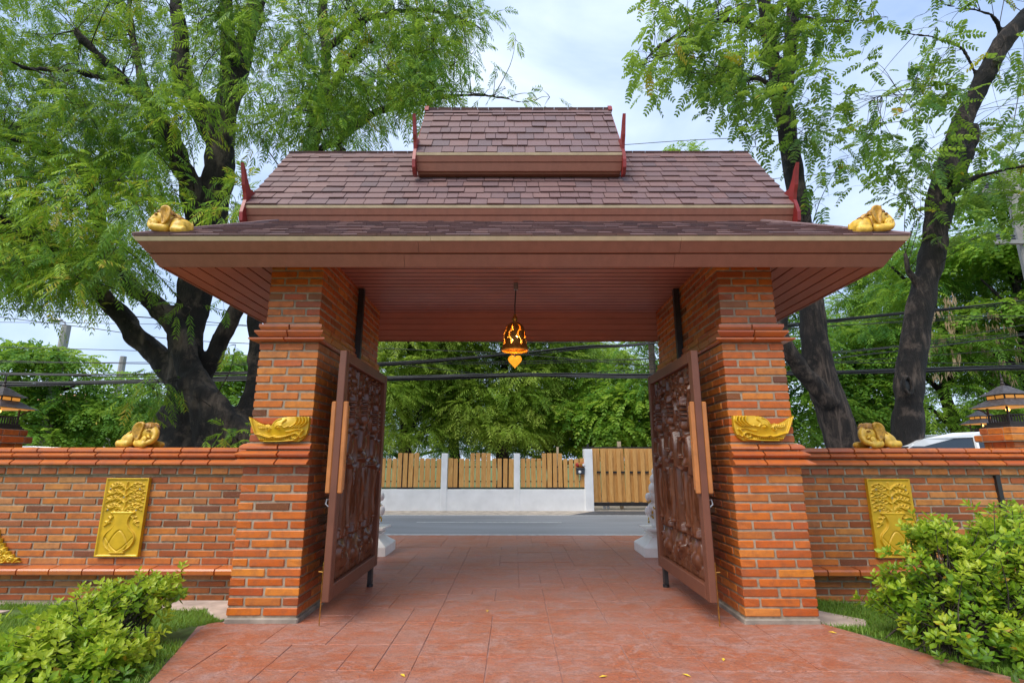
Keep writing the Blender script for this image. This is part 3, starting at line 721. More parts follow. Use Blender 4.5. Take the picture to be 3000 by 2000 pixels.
# ------------------------------------------------------------------ carved reliefs
class Relief:
    def __init__(s, w, h, res):
        s.w, s.h = w, h; s.nx, s.ny = int(w/res)+1, int(h/res)+1
        s.X, s.Y = np.meshgrid(np.linspace(0, w, s.nx), np.linspace(0, h, s.ny)); s.Z = np.zeros_like(s.X)
    def dist(s, pts):
        D = np.full_like(s.X, 1e9); T = np.zeros_like(s.X); n = len(pts)-1
        for i in range(n):
            ax, ay = pts[i]; bx, by = pts[i+1]; dx, dy = bx-ax, by-ay; L2 = dx*dx+dy*dy+1e-12
            t = np.clip(((s.X-ax)*dx+(s.Y-ay)*dy)/L2, 0, 1); d = np.hypot(s.X-ax-t*dx, s.Y-ay-t*dy)
            m = d < D; D = np.where(m, d, D); T = np.where(m, (i+t)/n, T)
        return D, T
    def stroke(s, pts, r0, h, r1=None, smooth=True, base=0):
        pts = [tuple(p[:2]) for p in (catmull(pts, 5) if smooth and len(pts) > 2 else pts)]
        D, T = s.dist(pts); r = r0+((r1 if r1 is not None else r0)-r0)*T
        q = np.clip(1-(D/np.maximum(r, 1e-5))**2, 0, 1); s.Z = np.maximum(s.Z, np.where(q > 0, base+h*np.sqrt(q), -9)); return s
    def groove(s, pts, r, depth):
        pts = [tuple(p[:2]) for p in (catmull(pts, 5) if len(pts) > 2 else pts)]
        D, T = s.dist(pts); s.Z = s.Z-depth*np.clip(1-D/r, 0, 1); return s
    def dome(s, cx, cy, rx, ry, h, rot=0, base=0):
        c, n = math.cos(rot), math.sin(rot); x = (s.X-cx)*c+(s.Y-cy)*n; y = -(s.X-cx)*n+(s.Y-cy)*c
        q = np.clip(1-(x/rx)**2-(y/ry)**2, 0, 1); s.Z = np.maximum(s.Z, np.where(q > 0, base+h*np.sqrt(q), -9)); return s
    def spiral(s, cx, cy, r, turns, a0, sg, w, h):
        n = int(14*turns)
        pts = [(cx+r*(1-.86*i/n)*math.cos(a0+sg*2*math.pi*turns*i/n), cy+r*(1-.86*i/n)*math.sin(a0+sg*2*math.pi*turns*i/n)) for i in range(n+1)]
        D, T = s.dist(pts); q = np.clip(1-(D/(w*(1-.4*T)))**2, 0, 1); s.Z = np.maximum(s.Z, np.where(q > 0, h*np.sqrt(q), -9)); return s
    def fill(s, poly, h):
        m = s.inside(poly); s.Z = np.where(m, np.maximum(s.Z, h), s.Z); return s
    def inside(s, poly):
        m = np.zeros(s.X.shape, bool); n = len(poly)
        for i in range(n):
            x0, y0 = poly[i]; x1, y1 = poly[(i+1) % n]
            if y0 == y1: continue
            c = ((y0 > s.Y) != (y1 > s.Y)) & (s.X < (x1-x0)*(s.Y-y0)/(y1-y0)+x0); m ^= c
        return m
    def mesh(s, name, thick, mask=None, flip=False):
        """surface seen from -Y, thickness towards +Y, origin bottom centre; flip mirrors it left to right"""
        mask = np.ones(s.X.shape, bool) if mask is None else mask
        cell = mask[:-1, :-1] & mask[1:, :-1] & mask[:-1, 1:] & mask[1:, 1:]
        nx, ny = s.nx, s.ny; sg = -1 if flip else 1
        front = np.stack([sg*(s.X-s.w/2), -s.Z, s.Y], -1).reshape(-1, 3); back = np.stack([sg*(s.X-s.w/2), np.full_like(s.X, thick), s.Y], -1).reshape(-1, 3)
        jj, ii = np.nonzero(cell); k = jj*nx+ii; Q = np.stack([k, k+1, k+nx+1, k+nx], 1); O = nx*ny
        faces = [tuple(q) for q in Q.tolist()]; faces += [tuple(q[::-1]) for q in (Q+O).tolist()]
        E_ = {}
        for q in Q.tolist():
            for a, b in ((q[0], q[1]), (q[1], q[2]), (q[2], q[3]), (q[3], q[0])):
                if (b, a) in E_: del E_[(b, a)]
                else: E_[(a, b)] = 1
        faces += [(b, a, a+O, b+O) for a, b in E_]
        V = np.vstack([front, back]); used = np.zeros(len(V), bool)
        for f in faces: used[list(f)] = True
        idx = np.cumsum(used)-1; m = bpy.data.meshes.new(name)
        m.from_pydata(V[used].tolist(), [], [tuple(int(idx[i]) for i in f) for f in faces]); m.update()
        n_front = len(Q); sm = np.zeros(len(m.polygons), bool); sm[:n_front] = True; m.polygons.foreach_set('use_smooth', sm); return m

# door panel: three standing figures among scrolls
PW, PH = 1.355, 1.915
def carved_panel():
    R = Relief(PW, PH, .0085); rr = random.Random(3)
    for k in range(95):                                   # scrolls filling the ground
        x, y = rr.uniform(.03, PW-.03), rr.uniform(.05, PH-.04); r = rr.uniform(.03, .06)
        R.spiral(x, y, r, rr.uniform(.9, 1.5), rr.uniform(0, 6.28), rr.choice((-1, 1)), .013, .022)
    for k in range(11):                                     # twining stems between the figures
        x = .06+k*PW/10.6; pts = [(x+.035*math.sin(j*1.3+k), j*PH/9) for j in range(10)]
        R.stroke(pts, .017, .030)
    for k in range(70):
        x, y, a = rr.uniform(.05, PW-.05), rr.uniform(1.30, PH-.03), rr.uniform(.5, 2.6); l = rr.uniform(.05, .11)
        R.stroke([(x, y), (x+l*.6*math.cos(a), y+l*.6*math.sin(a)), (x+l*math.cos(a+.5), y+l*math.sin(a+.5))], .018, .038, .004)
    for i, cx in enumerate((.215, .645, 1.075)):
        s = (1, -1, 1)[i]; dz = (.0, .05, -.02)[i]
        R.dome(cx, .20, .165, .15, .055)                    # bulbous base beast
        R.dome(cx+s*.05, .16, .09, .10, .072); R.spiral(cx-s*.06, .22, .07, 1.3, 0, s, .02, .066)
        for j in range(9): R.stroke([(cx-.17+j*.042, .10), (cx-.18+j*.045, .015)], .022, .035, .012)
        for j in range(6): R.stroke([(cx-.13+j*.05, .36), (cx-.11+j*.045, .42)], .026, .05, .012)
        R.stroke([(cx-.055, .40), (cx-.06, .62), (cx-.05, .85), (cx-.03, 1.0+dz)], .055, .060, .085)      # legs under a long wrap
        R.stroke([(cx+.055, .40), (cx+.065, .62), (cx+.055, .85), (cx+.03, 1.0+dz)], .055, .060, .085)
        R.stroke([(cx, .44), (cx+s*.01, .7), (cx, .95)], .022, .085, .035)
        for j in range(4): R.stroke([(cx+s*(.10+.02*j), .95), (cx+s*(.13+.022*j), .75), (cx+s*(.12+.03*j), .55-.02*j)], .014, .045, .007)
        R.dome(cx, 1.02+dz, .125, .075, .075); R.dome(cx, 1.16+dz, .085, .15, .07); R.dome(cx, 1.25+dz, .115, .06, .068)
        R.stroke([(cx-.10, 1.26+dz), (cx-.155, 1.10+dz), (cx-.07, 1.08+dz)], .034, .075, .026)            # arms
        R.stroke([(cx+.10, 1.26+dz), (cx+.15, 1.10+dz), (cx+.13, .93+dz)], .034, .070, .024)
        R.dome(cx, 1.385+dz, .056, .072, .082); R.stroke([(cx, 1.30+dz), (cx, 1.34+dz)], .032, .06)
        R.stroke([(cx, 1.43+dz), (cx, 1.52+dz), (cx, 1.66+dz)], .058, .070, .010)                        # tall crown
        for j in range(4): R.stroke([(cx-.06+.006*j, 1.44+dz+.045*j), (cx+.06-.006*j, 1.44+dz+.045*j)], .012, .082)
        for sg in (-1, 1):
            R.stroke([(cx+sg*.07, 1.36+dz), (cx+sg*.12, 1.45+dz), (cx+sg*.10, 1.58+dz), (cx+sg*.15, 1.68+dz)], .024, .045, .008)
            R.spiral(cx+sg*.13, 1.70, .06, 1.4, 1.57, sg, .018, .05)
        for j in range(5):                                  # long folds cut into the wrap
            R.groove([(cx-.07+.035*j, .96), (cx-.085+.042*j+s*.01, .75), (cx-.075+.038*j, .46)], .007, .016)
        R.stroke([(cx-.12, 1.0+dz), (cx, .965+dz), (cx+.12, 1.0+dz)], .014, .090); R.stroke([(cx-.075, 1.27+dz), (cx, 1.235+dz), (cx+.075, 1.27+dz)], .012, .085)
        R.groove([(cx-.03, 1.395+dz), (cx-.012, 1.39+dz)], .006, .012); R.groove([(cx+.03, 1.395+dz), (cx+.012, 1.39+dz)], .006, .012); R.groove([(cx-.02, 1.345+dz), (cx+.02, 1.345+dz)], .005, .012)
    R.Z *= 1.45
    return R
CP = carved_panel().mesh('carved_panel', .02)
def door(side, x, label):
    y0, y1, z0, z1, T, FW = 4.65, 6.22, .19, 2.33, .062, .100
    t = thing('gate_door', label, 'gate', (x, (y0+y1)/2, 0), 'carved double gate')
    h = T/2; A = lambda *q: MB().box(*q)
    A(x-h, x+h, y0, y0+FW, z0, z1).build('frame_stile', MATS['door_frame'], t, bevel=.006)
    A(x-h, x+h, y1-FW, y1, z0, z1).build('frame_stile', MATS['door_frame'], t, bevel=.006)
    A(x-h+.001, x+h-.001, y0+FW, y1-FW, z1-FW, z1-.001).build('frame_rail', MATS['door_frame'], t, bevel=.006)
    A(x-h+.001, x+h-.001, y0+FW, y1-FW, z0+.001, z0+FW+.02).build('frame_rail', MATS['door_frame'], t, bevel=.006)
    # carving faces the passage: -Y of the relief turns to face the middle of the drive
    obj('carved_panel', CP, MATS['carved_wood'], t, (x+side*.050, (y0+y1)/2, z0+FW+.02), (0, 0, side*-math.pi/2))
    for f in (-1, 1):                                       # long wooden pulls on both faces of the leading stile
        c = x+f*(h+.022)
        MB().box(c-.021, c+.021, y0+.002, y0+.038, 1.06, 1.86).build('pull_handle', MATS['handle_wood'], t, bevel=.008)
        MB().box(c-.014, c+.014, y0+.046, y0+.090, 1.085, 1.83).build('pull_handle', MATS['handle_wood'], t, bevel=.008)
    MB().tube([(x+side*(h+.012), y0+.03, .01), (x+side*(h+.012), y0+.03, .50)], .0055, 6).tube([(x+side*(h+.012), y0+.03, .42), (x+side*(h+.05), y0+.025, .425)], .005, 6).build('drop_bolt', MATS['bronze'], t)
    MB().tube([(x+side*(h+.002), y0+.05, 1.0), (x+side*(h+.03), y0+.04, 1.01), (x+side*(h+.035), y0+.03, .97), (x+side*(h+.01), y0+.03, .95)], .007, 6).build('latch_hook', MATS['grey_metal'], t)
    MB().box(x-.022, x+.022, y1-.19, y1-.12, .035, z0-.001).build('wheel_block', MATS['black_metal'], t)
    MB().lathe([(.035, .0), (.035, .03)], 12, (x, y1-.15)).build('floor_pivot', MATS['black_metal'], t)
    return t
door(-1, -1.63, 'open carved wooden gate leaf standing against the left pillar')
door(1, 1.60, 'open carved wooden gate leaf standing against the right pillar')

# ------------------------------------------------------------------ gilded plaques
VW, VH = .468, .812
def vase_plaque():
    R = Relief(VW, VH, .0046); c = VW/2
    e = np.minimum(np.minimum(R.X, VW-R.X), np.minimum(R.Y, VH-R.Y)); R.Z = np.where(e < .016, .014, .0)
    L = [(c-.055, .050), (c-.13, .10), (c-.165, .17), (c-.145, .235), (c-.09, .29), (c-.065, .35), (c-.085, .42), (c-.115, .445)]
    body = L+[(2*c-x, y) for x, y in L[::-1]]; m = R.inside([tuple(p[:2]) for p in catmull(L, 5)]+[(2*c-p[0], p[1]) for p in catmull(L, 5)[::-1]])
    R.Z = np.where(m, np.maximum(R.Z, .008+.014*np.clip(1-((R.X-c)/.17)**2, 0, 1)), R.Z)
    R.stroke(L, .009, .022); R.stroke([(2*c-x, y) for x, y in L], .009, .022)
    R.stroke([(c-.12, .448), (c+.12, .448)], .014, .026, smooth=False); R.stroke([(c-.07, .042), (c+.07, .042)], .014, .024, smooth=False)
    R.groove([(c-.08, .07), (c-.10, .14), (c, .27), (c+.10, .14), (c+.08, .07)], .009, .010); R.groove([(c-.15, .20), (c-.06, .10), (c, .06)], .008, .008); R.groove([(c+.15, .20), (c+.06, .10), (c, .06)], .008, .008)
    R.stroke([(c, .45), (c+.01, .55), (c-.008, .65), (c, .77)], .017, .018, .008)
    for sg in (-1, 1):
        for j, (y, l) in enumerate(((.47, .15), (.55, .16), (.62, .16), (.69, .14), (.45, .14))):
            droop = (.05, .03, .03, .02, -.13)[j]
            p = [(c, y), (c+sg*l*.5, y+.045), (c+sg*l, y+.02+min(0, droop))]; R.stroke(p, .010, .017, .005)
            for q in range(5):
                a = .2+q*.22; bx, by = c+sg*l*a, y+.05*math.sin(a*2.4)+min(0, droop)*a
                R.stroke([(bx, by), (bx+sg*.018, by+.022), (bx+sg*.034, by+.018)], .009, .019, .003)
                R.stroke([(bx, by), (bx+sg*.02, by-.018), (bx+sg*.036, by-.026)], .009, .017, .003)
            for a in range(5):
                q = a*1.2566; R.dome(c+sg*l+.013*math.cos(q), y+.03+min(0, droop)+.013*math.sin(q), .010, .010, .020)
            R.dome(c+sg*l, y+.03+min(0, droop), .007, .007, .027)
    return R
VP = vase_plaque().mesh('plaque', .03)
for sx, x, lb in ((-1, -4.305, 'gold relief plaque of a flower vase on the left garden wall'), (1, 4.045, 'gold relief plaque of a flower vase on the right garden wall, behind the shrub')):
    t = tag(obj('vase_plaque', VP, MATS['gold_plaque'], None, (x, WY-.031, .335)), lb, 'plaque', 'gold vase plaques')
    for q, (a, b) in enumerate(((-.16, .72), (.16, .715), (0, .63), (-.155, .50), (.155, .495))):
        MB().ball((x+a, WY-.062, .335+b-.02), (.008, .006, .008), 8, 6).build('flower_stud', MATS['grey_metal'], t)

# gold beast-head plaques on the pillar fronts
NW, NH = .552, .232
def naga_plaque():
    R = Relief(NW, NH, .0040)
    P = lambda u, v: ((u-430)/920*NW, (760-v)/390*NH)
    out = [P(*q) for q in ((430, 372), (500, 412), (560, 450), (620, 478), (690, 498), (740, 486), (790, 512), (815, 465), (850, 425), (900, 398), (960, 382), (1030, 374), (1348, 374), (1344, 560), (1325, 640), (1285, 710), (1222, 757), (640, 759), (600, 715), (560, 660), (520, 590), (480, 510), (446, 440))]
    mask = R.inside(out); R.Z[:] = .010
    R.Z += .022*np.exp(-((R.X-P(950, 0)[0])/.13)**2-((R.Y-P(0, 500)[1])/.07)**2)
    for q in ((1290, 90), (1240, 60), (1190, 30), (1140, 10)):        # mane
        R.stroke([P(1335-(1335-q[0])*.9, 380), P(q[0]+30, 450), P(q[0]-20, 510), P(q[0]-90, 540)], .010, .022, .004, base=.012)
    for k in range(6): R.stroke([P(560-k*14, 640-k*30), P(500-k*5, 520-k*22), P(440+k*4, 385+k*10)], .008, .018, .003, base=.010)
    for k in range(7): R.stroke([P(580+k*30, 500+k*4), P(600+k*28, 540), P(640+k*26, 560)], .008, .016, .003, base=.01)
    lip = [P(590, 640), P(640, 650), P(720, 675), P(800, 690), P(840, 675), P(900, 690), P(1000, 680), P(1100, 650), P(1180, 625), P(1230, 660), P(1190, 705), P(1150, 690)]
    R.stroke(lip, .0095, .024, .008, base=.016)
    lip2 = [P(700, 755), P(900, 752), P(1100, 735), P(1200, 720)]; R.stroke(lip2, .010, .020, .008, base=.012)
    for k in range(15): R.dome(P(640+k*31, 0)[0], P(0, 712)[1]-.004*math.cos(k*.4), .0082, .014, .018, base=.014)
    R.spiral(*P(1160, 680), .028, 1.4, .5, 1, .008, .036); R.spiral(*P(740, 570), .022, 1.3, 2, -1, .008, .032)
    R.dome(*P(910, 545), .020, .018, .030, base=.014); R.dome(*P(910, 545), .010, .010, .042, base=.01); R.stroke([P(860, 540), P(900, 505), P(960, 515)], .007, .022, base=.016)
    R.stroke([P(1280, 580), P(1240, 640), P(1250, 690), P(1300, 660)], .010, .022, .004, base=.012); R.stroke([P(1000, 430), P(960, 480), P(990, 540), P(1060, 520)], .012, .024, .005, base=.014)
    R.stroke([P(820, 500), P(860, 440), P(930, 410)], .008, .018, base=.012); R.stroke([P(1020, 600), P(1100, 590), P(1200, 560), P(1270, 580)], .008, .018, .004, base=.012)
    return R, mask
NG, NM = naga_plaque(); NG.Z *= 1.5
def on_face(x, z): return YP+.020-.026
tag(obj('beast_plaque', NG.mesh('plaque', .025, NM), MATS['gold_plaque'], None, (-2.205, YP-.006, 1.500)), 'gold carved beast head plaque on the left gate pillar', 'plaque', 'gold beast heads')
tag(obj('beast_plaque', NG.mesh('plaque', .025, NM, True), MATS['gold_plaque'], None, (2.215, YP-.006, 1.512)), 'gold carved beast head plaque on the right gate pillar', 'plaque', 'gold beast heads')

def corner_ornament(x, z, fx, fz, s, label):
    '''flame scroll filling a right-angled corner; the corner itself lies at (x, z)'''
    R = Relief(.36, .36, .005)
    out = [(0, 0), (.35, .012), (.30, .035), (.31, .060), (.255, .062), (.245, .095), (.205, .090), (.200, .130), (.155, .125), (.160, .170), (.120, .165), (.125, .215), (.085, .205), (.082, .260), (.050, .250), (.030, .345), (.0, .35)]
    mask = R.inside(out); R.Z[:] = .010
    for cx, cy, r in ((.07, .06, .055), (.15, .055, .042), (.06, .15, .042), (.22, .04, .030), (.045, .225, .028), (.115, .115, .034)): R.spiral(cx, cy, r, 1.5, cx*30, 1 if cx > cy else -1, r*.28, .034)
    for px, py in ((.31, .060), (.245, .095), (.200, .130), (.160, .170), (.125, .215), (.082, .260)): R.stroke([(px-.07, py-.065), (px-.03, py-.02), (px-.004, py-.006)], .014, .026, .004)
    m = R.mesh('ornament', .012, mask)
    for v in m.vertices: v.co = Vector(((v.co.x+.18)*s*fx, v.co.y, v.co.z*s*fz))
    tag(obj('corner_ornament', m, MATS['gold_plaque'], None, (x, WY-.016, z)), label, 'ornament', 'gold flame corners')
corner_ornament(-2.515, 1.165, -1, -1, .80, 'small gold flame ornament at the top corner of the left wall beside the pillar')
corner_ornament(2.53, 1.165, 1, -1, .62, 'small gold flame ornament at the top corner of the right wall beside the pillar')
corner_ornament(-5.66, .262, 1, 1, 1.0, 'gold flame ornament at the lower edge of the wall, far left')

# ------------------------------------------------------------------ recumbent elephants
def elephant_mesh():
    b = MB()
    def blob(c, r): b.ball(c, r, 20, 14)
    blob((-.06, 0, .112), (.15, .105, .108)); blob((-.130, 0, .105), (.105, .112, .105)); blob((.03, 0, .115), (.10, .105, .112))
    blob((.118, -.012, .178), (.115, .100, .112)); blob((.100, -.045, .250), (.075, .046, .048)); blob((.100, .020, .250), (.075, .046, .048)); blob((.165, -.02, .165), (.068, .080, .080))
    tp = catmull([(.195, -.025, .215), (.238, -.036, .165), (.250, -.055, .110), (.228, -.088, .066), (.182, -.112, .058), (.160, -.120, .090), (.186, -.122, .106)], 5)
    for i, p in enumerate(tp): blob(tuple(p), .046-.024*i/(len(tp)-1))
    for s in (-1, 1): blob((.195, s*.054-.02, .182), (.020, .020, .016))
    for s in (-1, 1):
        for i in range(6): q = i/5; blob((.04+.12*q, s*(.090+.030*q), .052-.014*q), .050-.008*q)
        blob((.175, s*.125, .038), (.042, .044, .038))
        blob((-.115, s*.088, .085), (.095, .055, .085))
        for i in range(5): q = i/4; blob((-.09-.11*q, s*(.120+.008*q), .042), .042-.003*q)
        blob((-.212, s*.127, .046), (.034, .040, .046))
    blob((-.225, 0, .13), (.02, .02, .05))
    m = b.mesh('elephant'); o = bpy.data.objects.new('tmp_elephant', m); C.objects.link(o)
    r = o.modifiers.new('r', 'REMESH'); r.mode = 'VOXEL'; r.voxel_size = .0085
    s = o.modifiers.new('s', 'SMOOTH'); s.iterations = 4; s.factor = .5
    dg = bpy.context.evaluated_depsgraph_get(); dg.update(); e = bpy.data.meshes.new_from_object(o.evaluated_get(dg))
    bpy.data.objects.remove(o); e.name = 'elephant_body'; e.materials.clear(); e.materials.append(MATS['ochre'])
    e.polygons.foreach_set('use_smooth', [True]*len(e.polygons)); return e
EL = elephant_mesh()
def ear_mesh(s):
    pts = [(.050, .085), (.010, .108), (-.045, .100), (-.088, .060), (-.098, .005), (-.085, -.055), (-.052, -.105), (-.018, -.130), (.000, -.098), (.014, -.055), (.028, -.010), (.048, .040)]
    pts = [tuple(p[:2]) for p in catmull([p+(0,) for p in pts]+[pts[0]+(0,)], 3)[:-1]]; n = len(pts); cx, cz = -.030, .0
    k = lambda f, y: [(cx+(x-cx)*f, s*(y+.30*max(0, -(x-.01))), cz+(z-cz)*f) for x, z in pts]
    v = k(1, .0)+k(.97, .016)+k(.84, .020)+k(.66, .006)+k(.3, .002)+k(.92, -.012); f = []
    for L in range(4): f += [(L*n+i, L*n+(i+1) % n, (L+1)*n+(i+1) % n, (L+1)*n+i) for i in range(n)]
    f += [(i, 5*n+i, 5*n+(i+1) % n, (i+1) % n) for i in range(n)]; f += [tuple(range(4*n, 5*n)), tuple(range(5*n, 6*n))[::-1]]
    m = mesh('ear', v, f, True); m.materials.append(MATS['ochre_dark']); return m
def curl_mesh():
    b = MB(); pts = []
    for i in range(26):
        q = i/25; a = -1.2-q*7.2; r = .050*(1-.80*q); pts.append((.176+r*math.cos(a), -.118-.014*q, .088+r*math.sin(a)))
    b.tube(pts, [.022*(1-.55*i/25) for i in range(26)], 8); m = b.mesh('trunk_curl', True); m.materials.append(MATS['ochre']); return m
def eye_mesh():
    b = MB(); b.ball((.192, -.098, .196), (.019, .012, .012), 8, 6); b.tube([(.166, -.104, .196), (.190, -.108, .208), (.214, -.092, .198)], .007, 5)
    m = b.mesh('eye', True); m.materials.append(MATS['old_gold']); return m
def tusk_mesh():
    b = MB(); b.tube([(.190, -.098, .140), (.222, -.112, .118), (.255, -.108, .116)], [.016, .013, .004], 8)
    m = b.mesh('tusk', True); m.materials.append(MATS['ochre']); return m
def strap_mesh():
    b = MB()
    for x0 in (-.02, -.10): b.tube([(x0, .112*math.cos(q), .112+.112*math.sin(q)) for q in [math.pi*(-.12+1.24*i/16) for i in range(17)]], .007, 6)
    for i in range(9):
        for k in range(-2, 3): q = math.pi*.5+k*.28; b.ball((-.02-.08*i/8, .110*math.cos(q), .112+.110*math.sin(q)), .0055, 6, 4)
    m = b.mesh('back_harness', True); m.materials.append(MATS['old_gold']); return m
TC, EYE, STRAP, TUSK = curl_mesh(), eye_mesh(), strap_mesh(), tusk_mesh()
EARS = {-1: ear_mesh(-1), 1: ear_mesh(1)}
def crown_mesh():
    '''ribbed cap with a scalloped rim over the brow'''
    b = MB(); n = 40; rings = []; c = (.112, -.012, .192); R = (.121, .107, .116)
    for j in range(9):
        e = math.radians(22+68*j/8)
        for k in range(n):
            q = 2*math.pi*k/n; f = 1+.045*(k % 2)*math.cos(e)+(.05 if j in (1, 4) else 0)
            b.v.append((c[0]+R[0]*f*math.cos(e)*math.cos(q), c[1]+R[1]*f*math.cos(e)*math.sin(q), c[2]+R[2]*(1+.02*(j in (1, 4)))*math.sin(e)-(.012*(k % 4 == 0) if j == 0 else 0)))
    for j in range(8):
        for k in range(n): b.f.append((j*n+k, j*n+(k+1) % n, (j+1)*n+(k+1) % n, (j+1)*n+k))
    return b.mesh('headdress')
CR = crown_mesh(); CR.materials.append(MATS['old_gold'])
def cloth_mesh():
    v = []; f = []
    for i in range(9):
        x = -.12+.17*i/8
        for k in range(9):
            q = math.pi*(.22+.56*k/8); v.append((x+.012*math.sin(k*2.2)*(i in (0, 8)), .112*math.cos(q), .118+.112*math.sin(q)))
    for i in range(8):
        for k in range(8): f.append((i*9+k, i*9+k+1, (i+1)*9+k+1, (i+1)*9+k))
    m = mesh('back_cloth', v, f, True); m.materials.append(MATS['ochre']); return m
def elephant(x, y, z, face, yaw, s, label, tilt=0):
    t = thing('elephant_statue', label, 'statue', (x, y, z), 'gold elephant statues')
    # heading along +x is the head end; face = -1 turns the head end to -x by mirroring
    for nm, m, c in [('elephant_body', EL, (0, 0, 0)), ('headdress', CR, (0, 0, 0)), ('trunk_curl', TC, (0, 0, 0)), ('eye', EYE, (0, 0, 0)), ('tusk', TUSK, (0, 0, 0)), ('back_harness', STRAP, (0, 0, 0)), ('ear', EARS[-1], (.085, -.108, .200)), ('ear', EARS[1], (.085, .084, .200))]:
        o = obj(nm, m, None, t, (x, y, z))
        rot = Matrix.Rotation(tilt, 4, 'Y') @ Matrix.Rotation(yaw, 4, 'Z'); S = Matrix.Diagonal((face*s*(.84 if z > 2 else .92), s, s, 1))
        er = Matrix.Identity(4)
        if nm == 'ear': er = Matrix.Translation(c) @ Matrix.Rotation(math.copysign(.12, c[1]), 4, 'Z')
        o.matrix_local = rot @ S @ er
    return t
ez = 1.4785
elephant(-4.335, WY+.12, ez, 1, -.18, .93, 'gold elephant statue lying on the left garden wall')
elephant(4.085, WY+.12, ez, -1, .18, .93, 'gold elephant statue lying on the right garden wall')
elephant(-3.24, 4.44, EZ+.085, -1, .10, .84, 'gold elephant statue lying on the left corner of the roof eaves', .10)
elephant(3.24, 4.44, EZ+.085, 1, -.10, .84, 'gold elephant statue lying on the right corner of the roof eaves', -.10)

# ------------------------------------------------------------------ hanging bell lamp
lx, ly = -.035, 5.755
lamp = thing('bell_lamp', 'lit pierced bronze bell lamp hanging from the gate ceiling', 'lamp', (lx, ly, 2.345))
MB().lathe([(.026, 3.285), (.026, 3.368)], 12, (lx, ly)).build('ceiling_mount', MATS['grey_metal'], lamp)
MB().tube([(lx, ly, 3.29), (lx-.006, ly, 3.2), (lx-.012, ly, 3.1), (lx-.012, ly, 3.0)], .007, 6).build('cable', MATS['black_metal'], lamp)
MB().lathe([(.008, 2.995), (.018, 2.985), (.012, 2.972), (.020, 2.962), (.030, 2.945), (.033, 2.925), (.026, 2.905), (.014, 2.895), (.03, 2.888), (.055, 2.878)], 16, (lx-.012, ly)).build('neck', MATS['bronze'], lamp, smooth=True)
def bell():
    prof = [(.055, 2.880), (.078, 2.862), (.098, 2.832), (.112, 2.795), (.121, 2.750), (.126, 2.700), (.130, 2.650), (.138, 2.605), (.150, 2.572), (.152, 2.560)]
    P = catmull([(r, 0, z) for r, z in prof], 4); n = 96; k = len(P); v = []; f = []
    for p in P:
        for i in range(n): q = 2*math.pi*i/n; v.append((p[0]*math.cos(q), p[0]*math.sin(q), p[2]))
    for j in range(k-1):
        z = (P[j][2]+P[j+1][2])/2; t = (2.852-z)/.235
        for i in range(n):
            a = (i+.5)/n*8; ph = a-math.floor(a)-.5     # eight pierced scrolls round the bell
            cut = False
            if 0 < t < 1:
                cen = .17*math.sin(t*9.0); w = .075*(1-.45*abs(2*t-1)); cut = abs(ph-cen) < w
                if abs(t-.32) < .035 and abs(ph-cen-.20) < .055 or abs(t-.68) < .04 and abs(ph-cen+.21) < .055 or abs(t-.92) < .03 and abs(ph-cen-.18) < .05: cut = True
            if not cut: f.append((j*n+i, j*n+(i+1) % n, (j+1)*n+(i+1) % n, (j+1)*n+i))
    m = mesh('bell', v, f, True); o = obj('bell', m, MATS['bronze'], lamp, (lx-.012, ly, 0)); s = o.modifiers.new('t', 'SOLIDIFY'); s.thickness = .004
    return o
bell()
m_in, nt, b, o_ = nodes_of('bell_lining'); b.inputs['Base Color'].default_value = (.75, .40, .06, 1); b.inputs['Roughness'].default_value = .35; b.inputs['Metallic'].default_value = .4
MB().tube([(lx-.012+.150*math.cos(q), ly+.150*math.sin(q), 2.560) for q in [2*math.pi*i/32 for i in range(33)]], .009, 6, False).build('rim', MATS['bell_lining'], lamp)
MB().ball((lx-.012, ly, 2.70), (.030, .030, .042), 12, 8).build('bulb', MATS['bulb'], lamp)
MB().tube([(lx-.012, ly, 2.66), (lx-.012, ly, 2.50)], .0035, 5).build('clapper_cord', MATS['bell_lining'], lamp)
def heart():
    b_ = MB(); pts = []
    for k in range(41):
        q = 2*math.pi*k/40; X = 16*math.sin(q)**3; Y_ = 13*math.cos(q)-5*math.cos(2*q)-2*math.cos(3*q)-math.cos(4*q)
        pts.append((lx-.012+X/16*.072, ly, 2.440+Y_/17*.082))
    b_.tube(pts, .006, 6, False)
    for k in range(-3, 4):
        x = k*.017; b_.tube([(lx-.012+x*.3, ly-.004, 2.365+abs(x)*.2), (lx-.012+x*1.25, ly-.012, 2.43), (lx-.012+x*1.1, ly, 2.494-abs(abs(x)-.03)*.3)], .0042, 5)
    for j in range(4): b_.tube([(lx-.012-.055+.010*j*(j > 1), ly-.006, 2.475-.024*j), (lx-.012, ly-.012, 2.462-.026*j), (lx-.012+.055-.010*j*(j > 1), ly-.006, 2.475-.024*j)], .004, 5)
    b_.prism([(p[0]*.9+(lx-.012)*.1, p[2]*.9+2.438*.1) for p in pts[:-1]], 'y', ly+.002, ly+.006)
    return b_.build('heart_pendant', MATS['heart_gold'], lamp)
m_, nt, b, o_ = nodes_of('heart_gold'); b.inputs['Base Color'].default_value = (.80, .36, .03, 1); b.inputs['Roughness'].default_value = .4; b.inputs['Emission Color'].default_value = (1, .38, .02, 1); b.inputs['Emission Strength'].default_value = .35
heart()

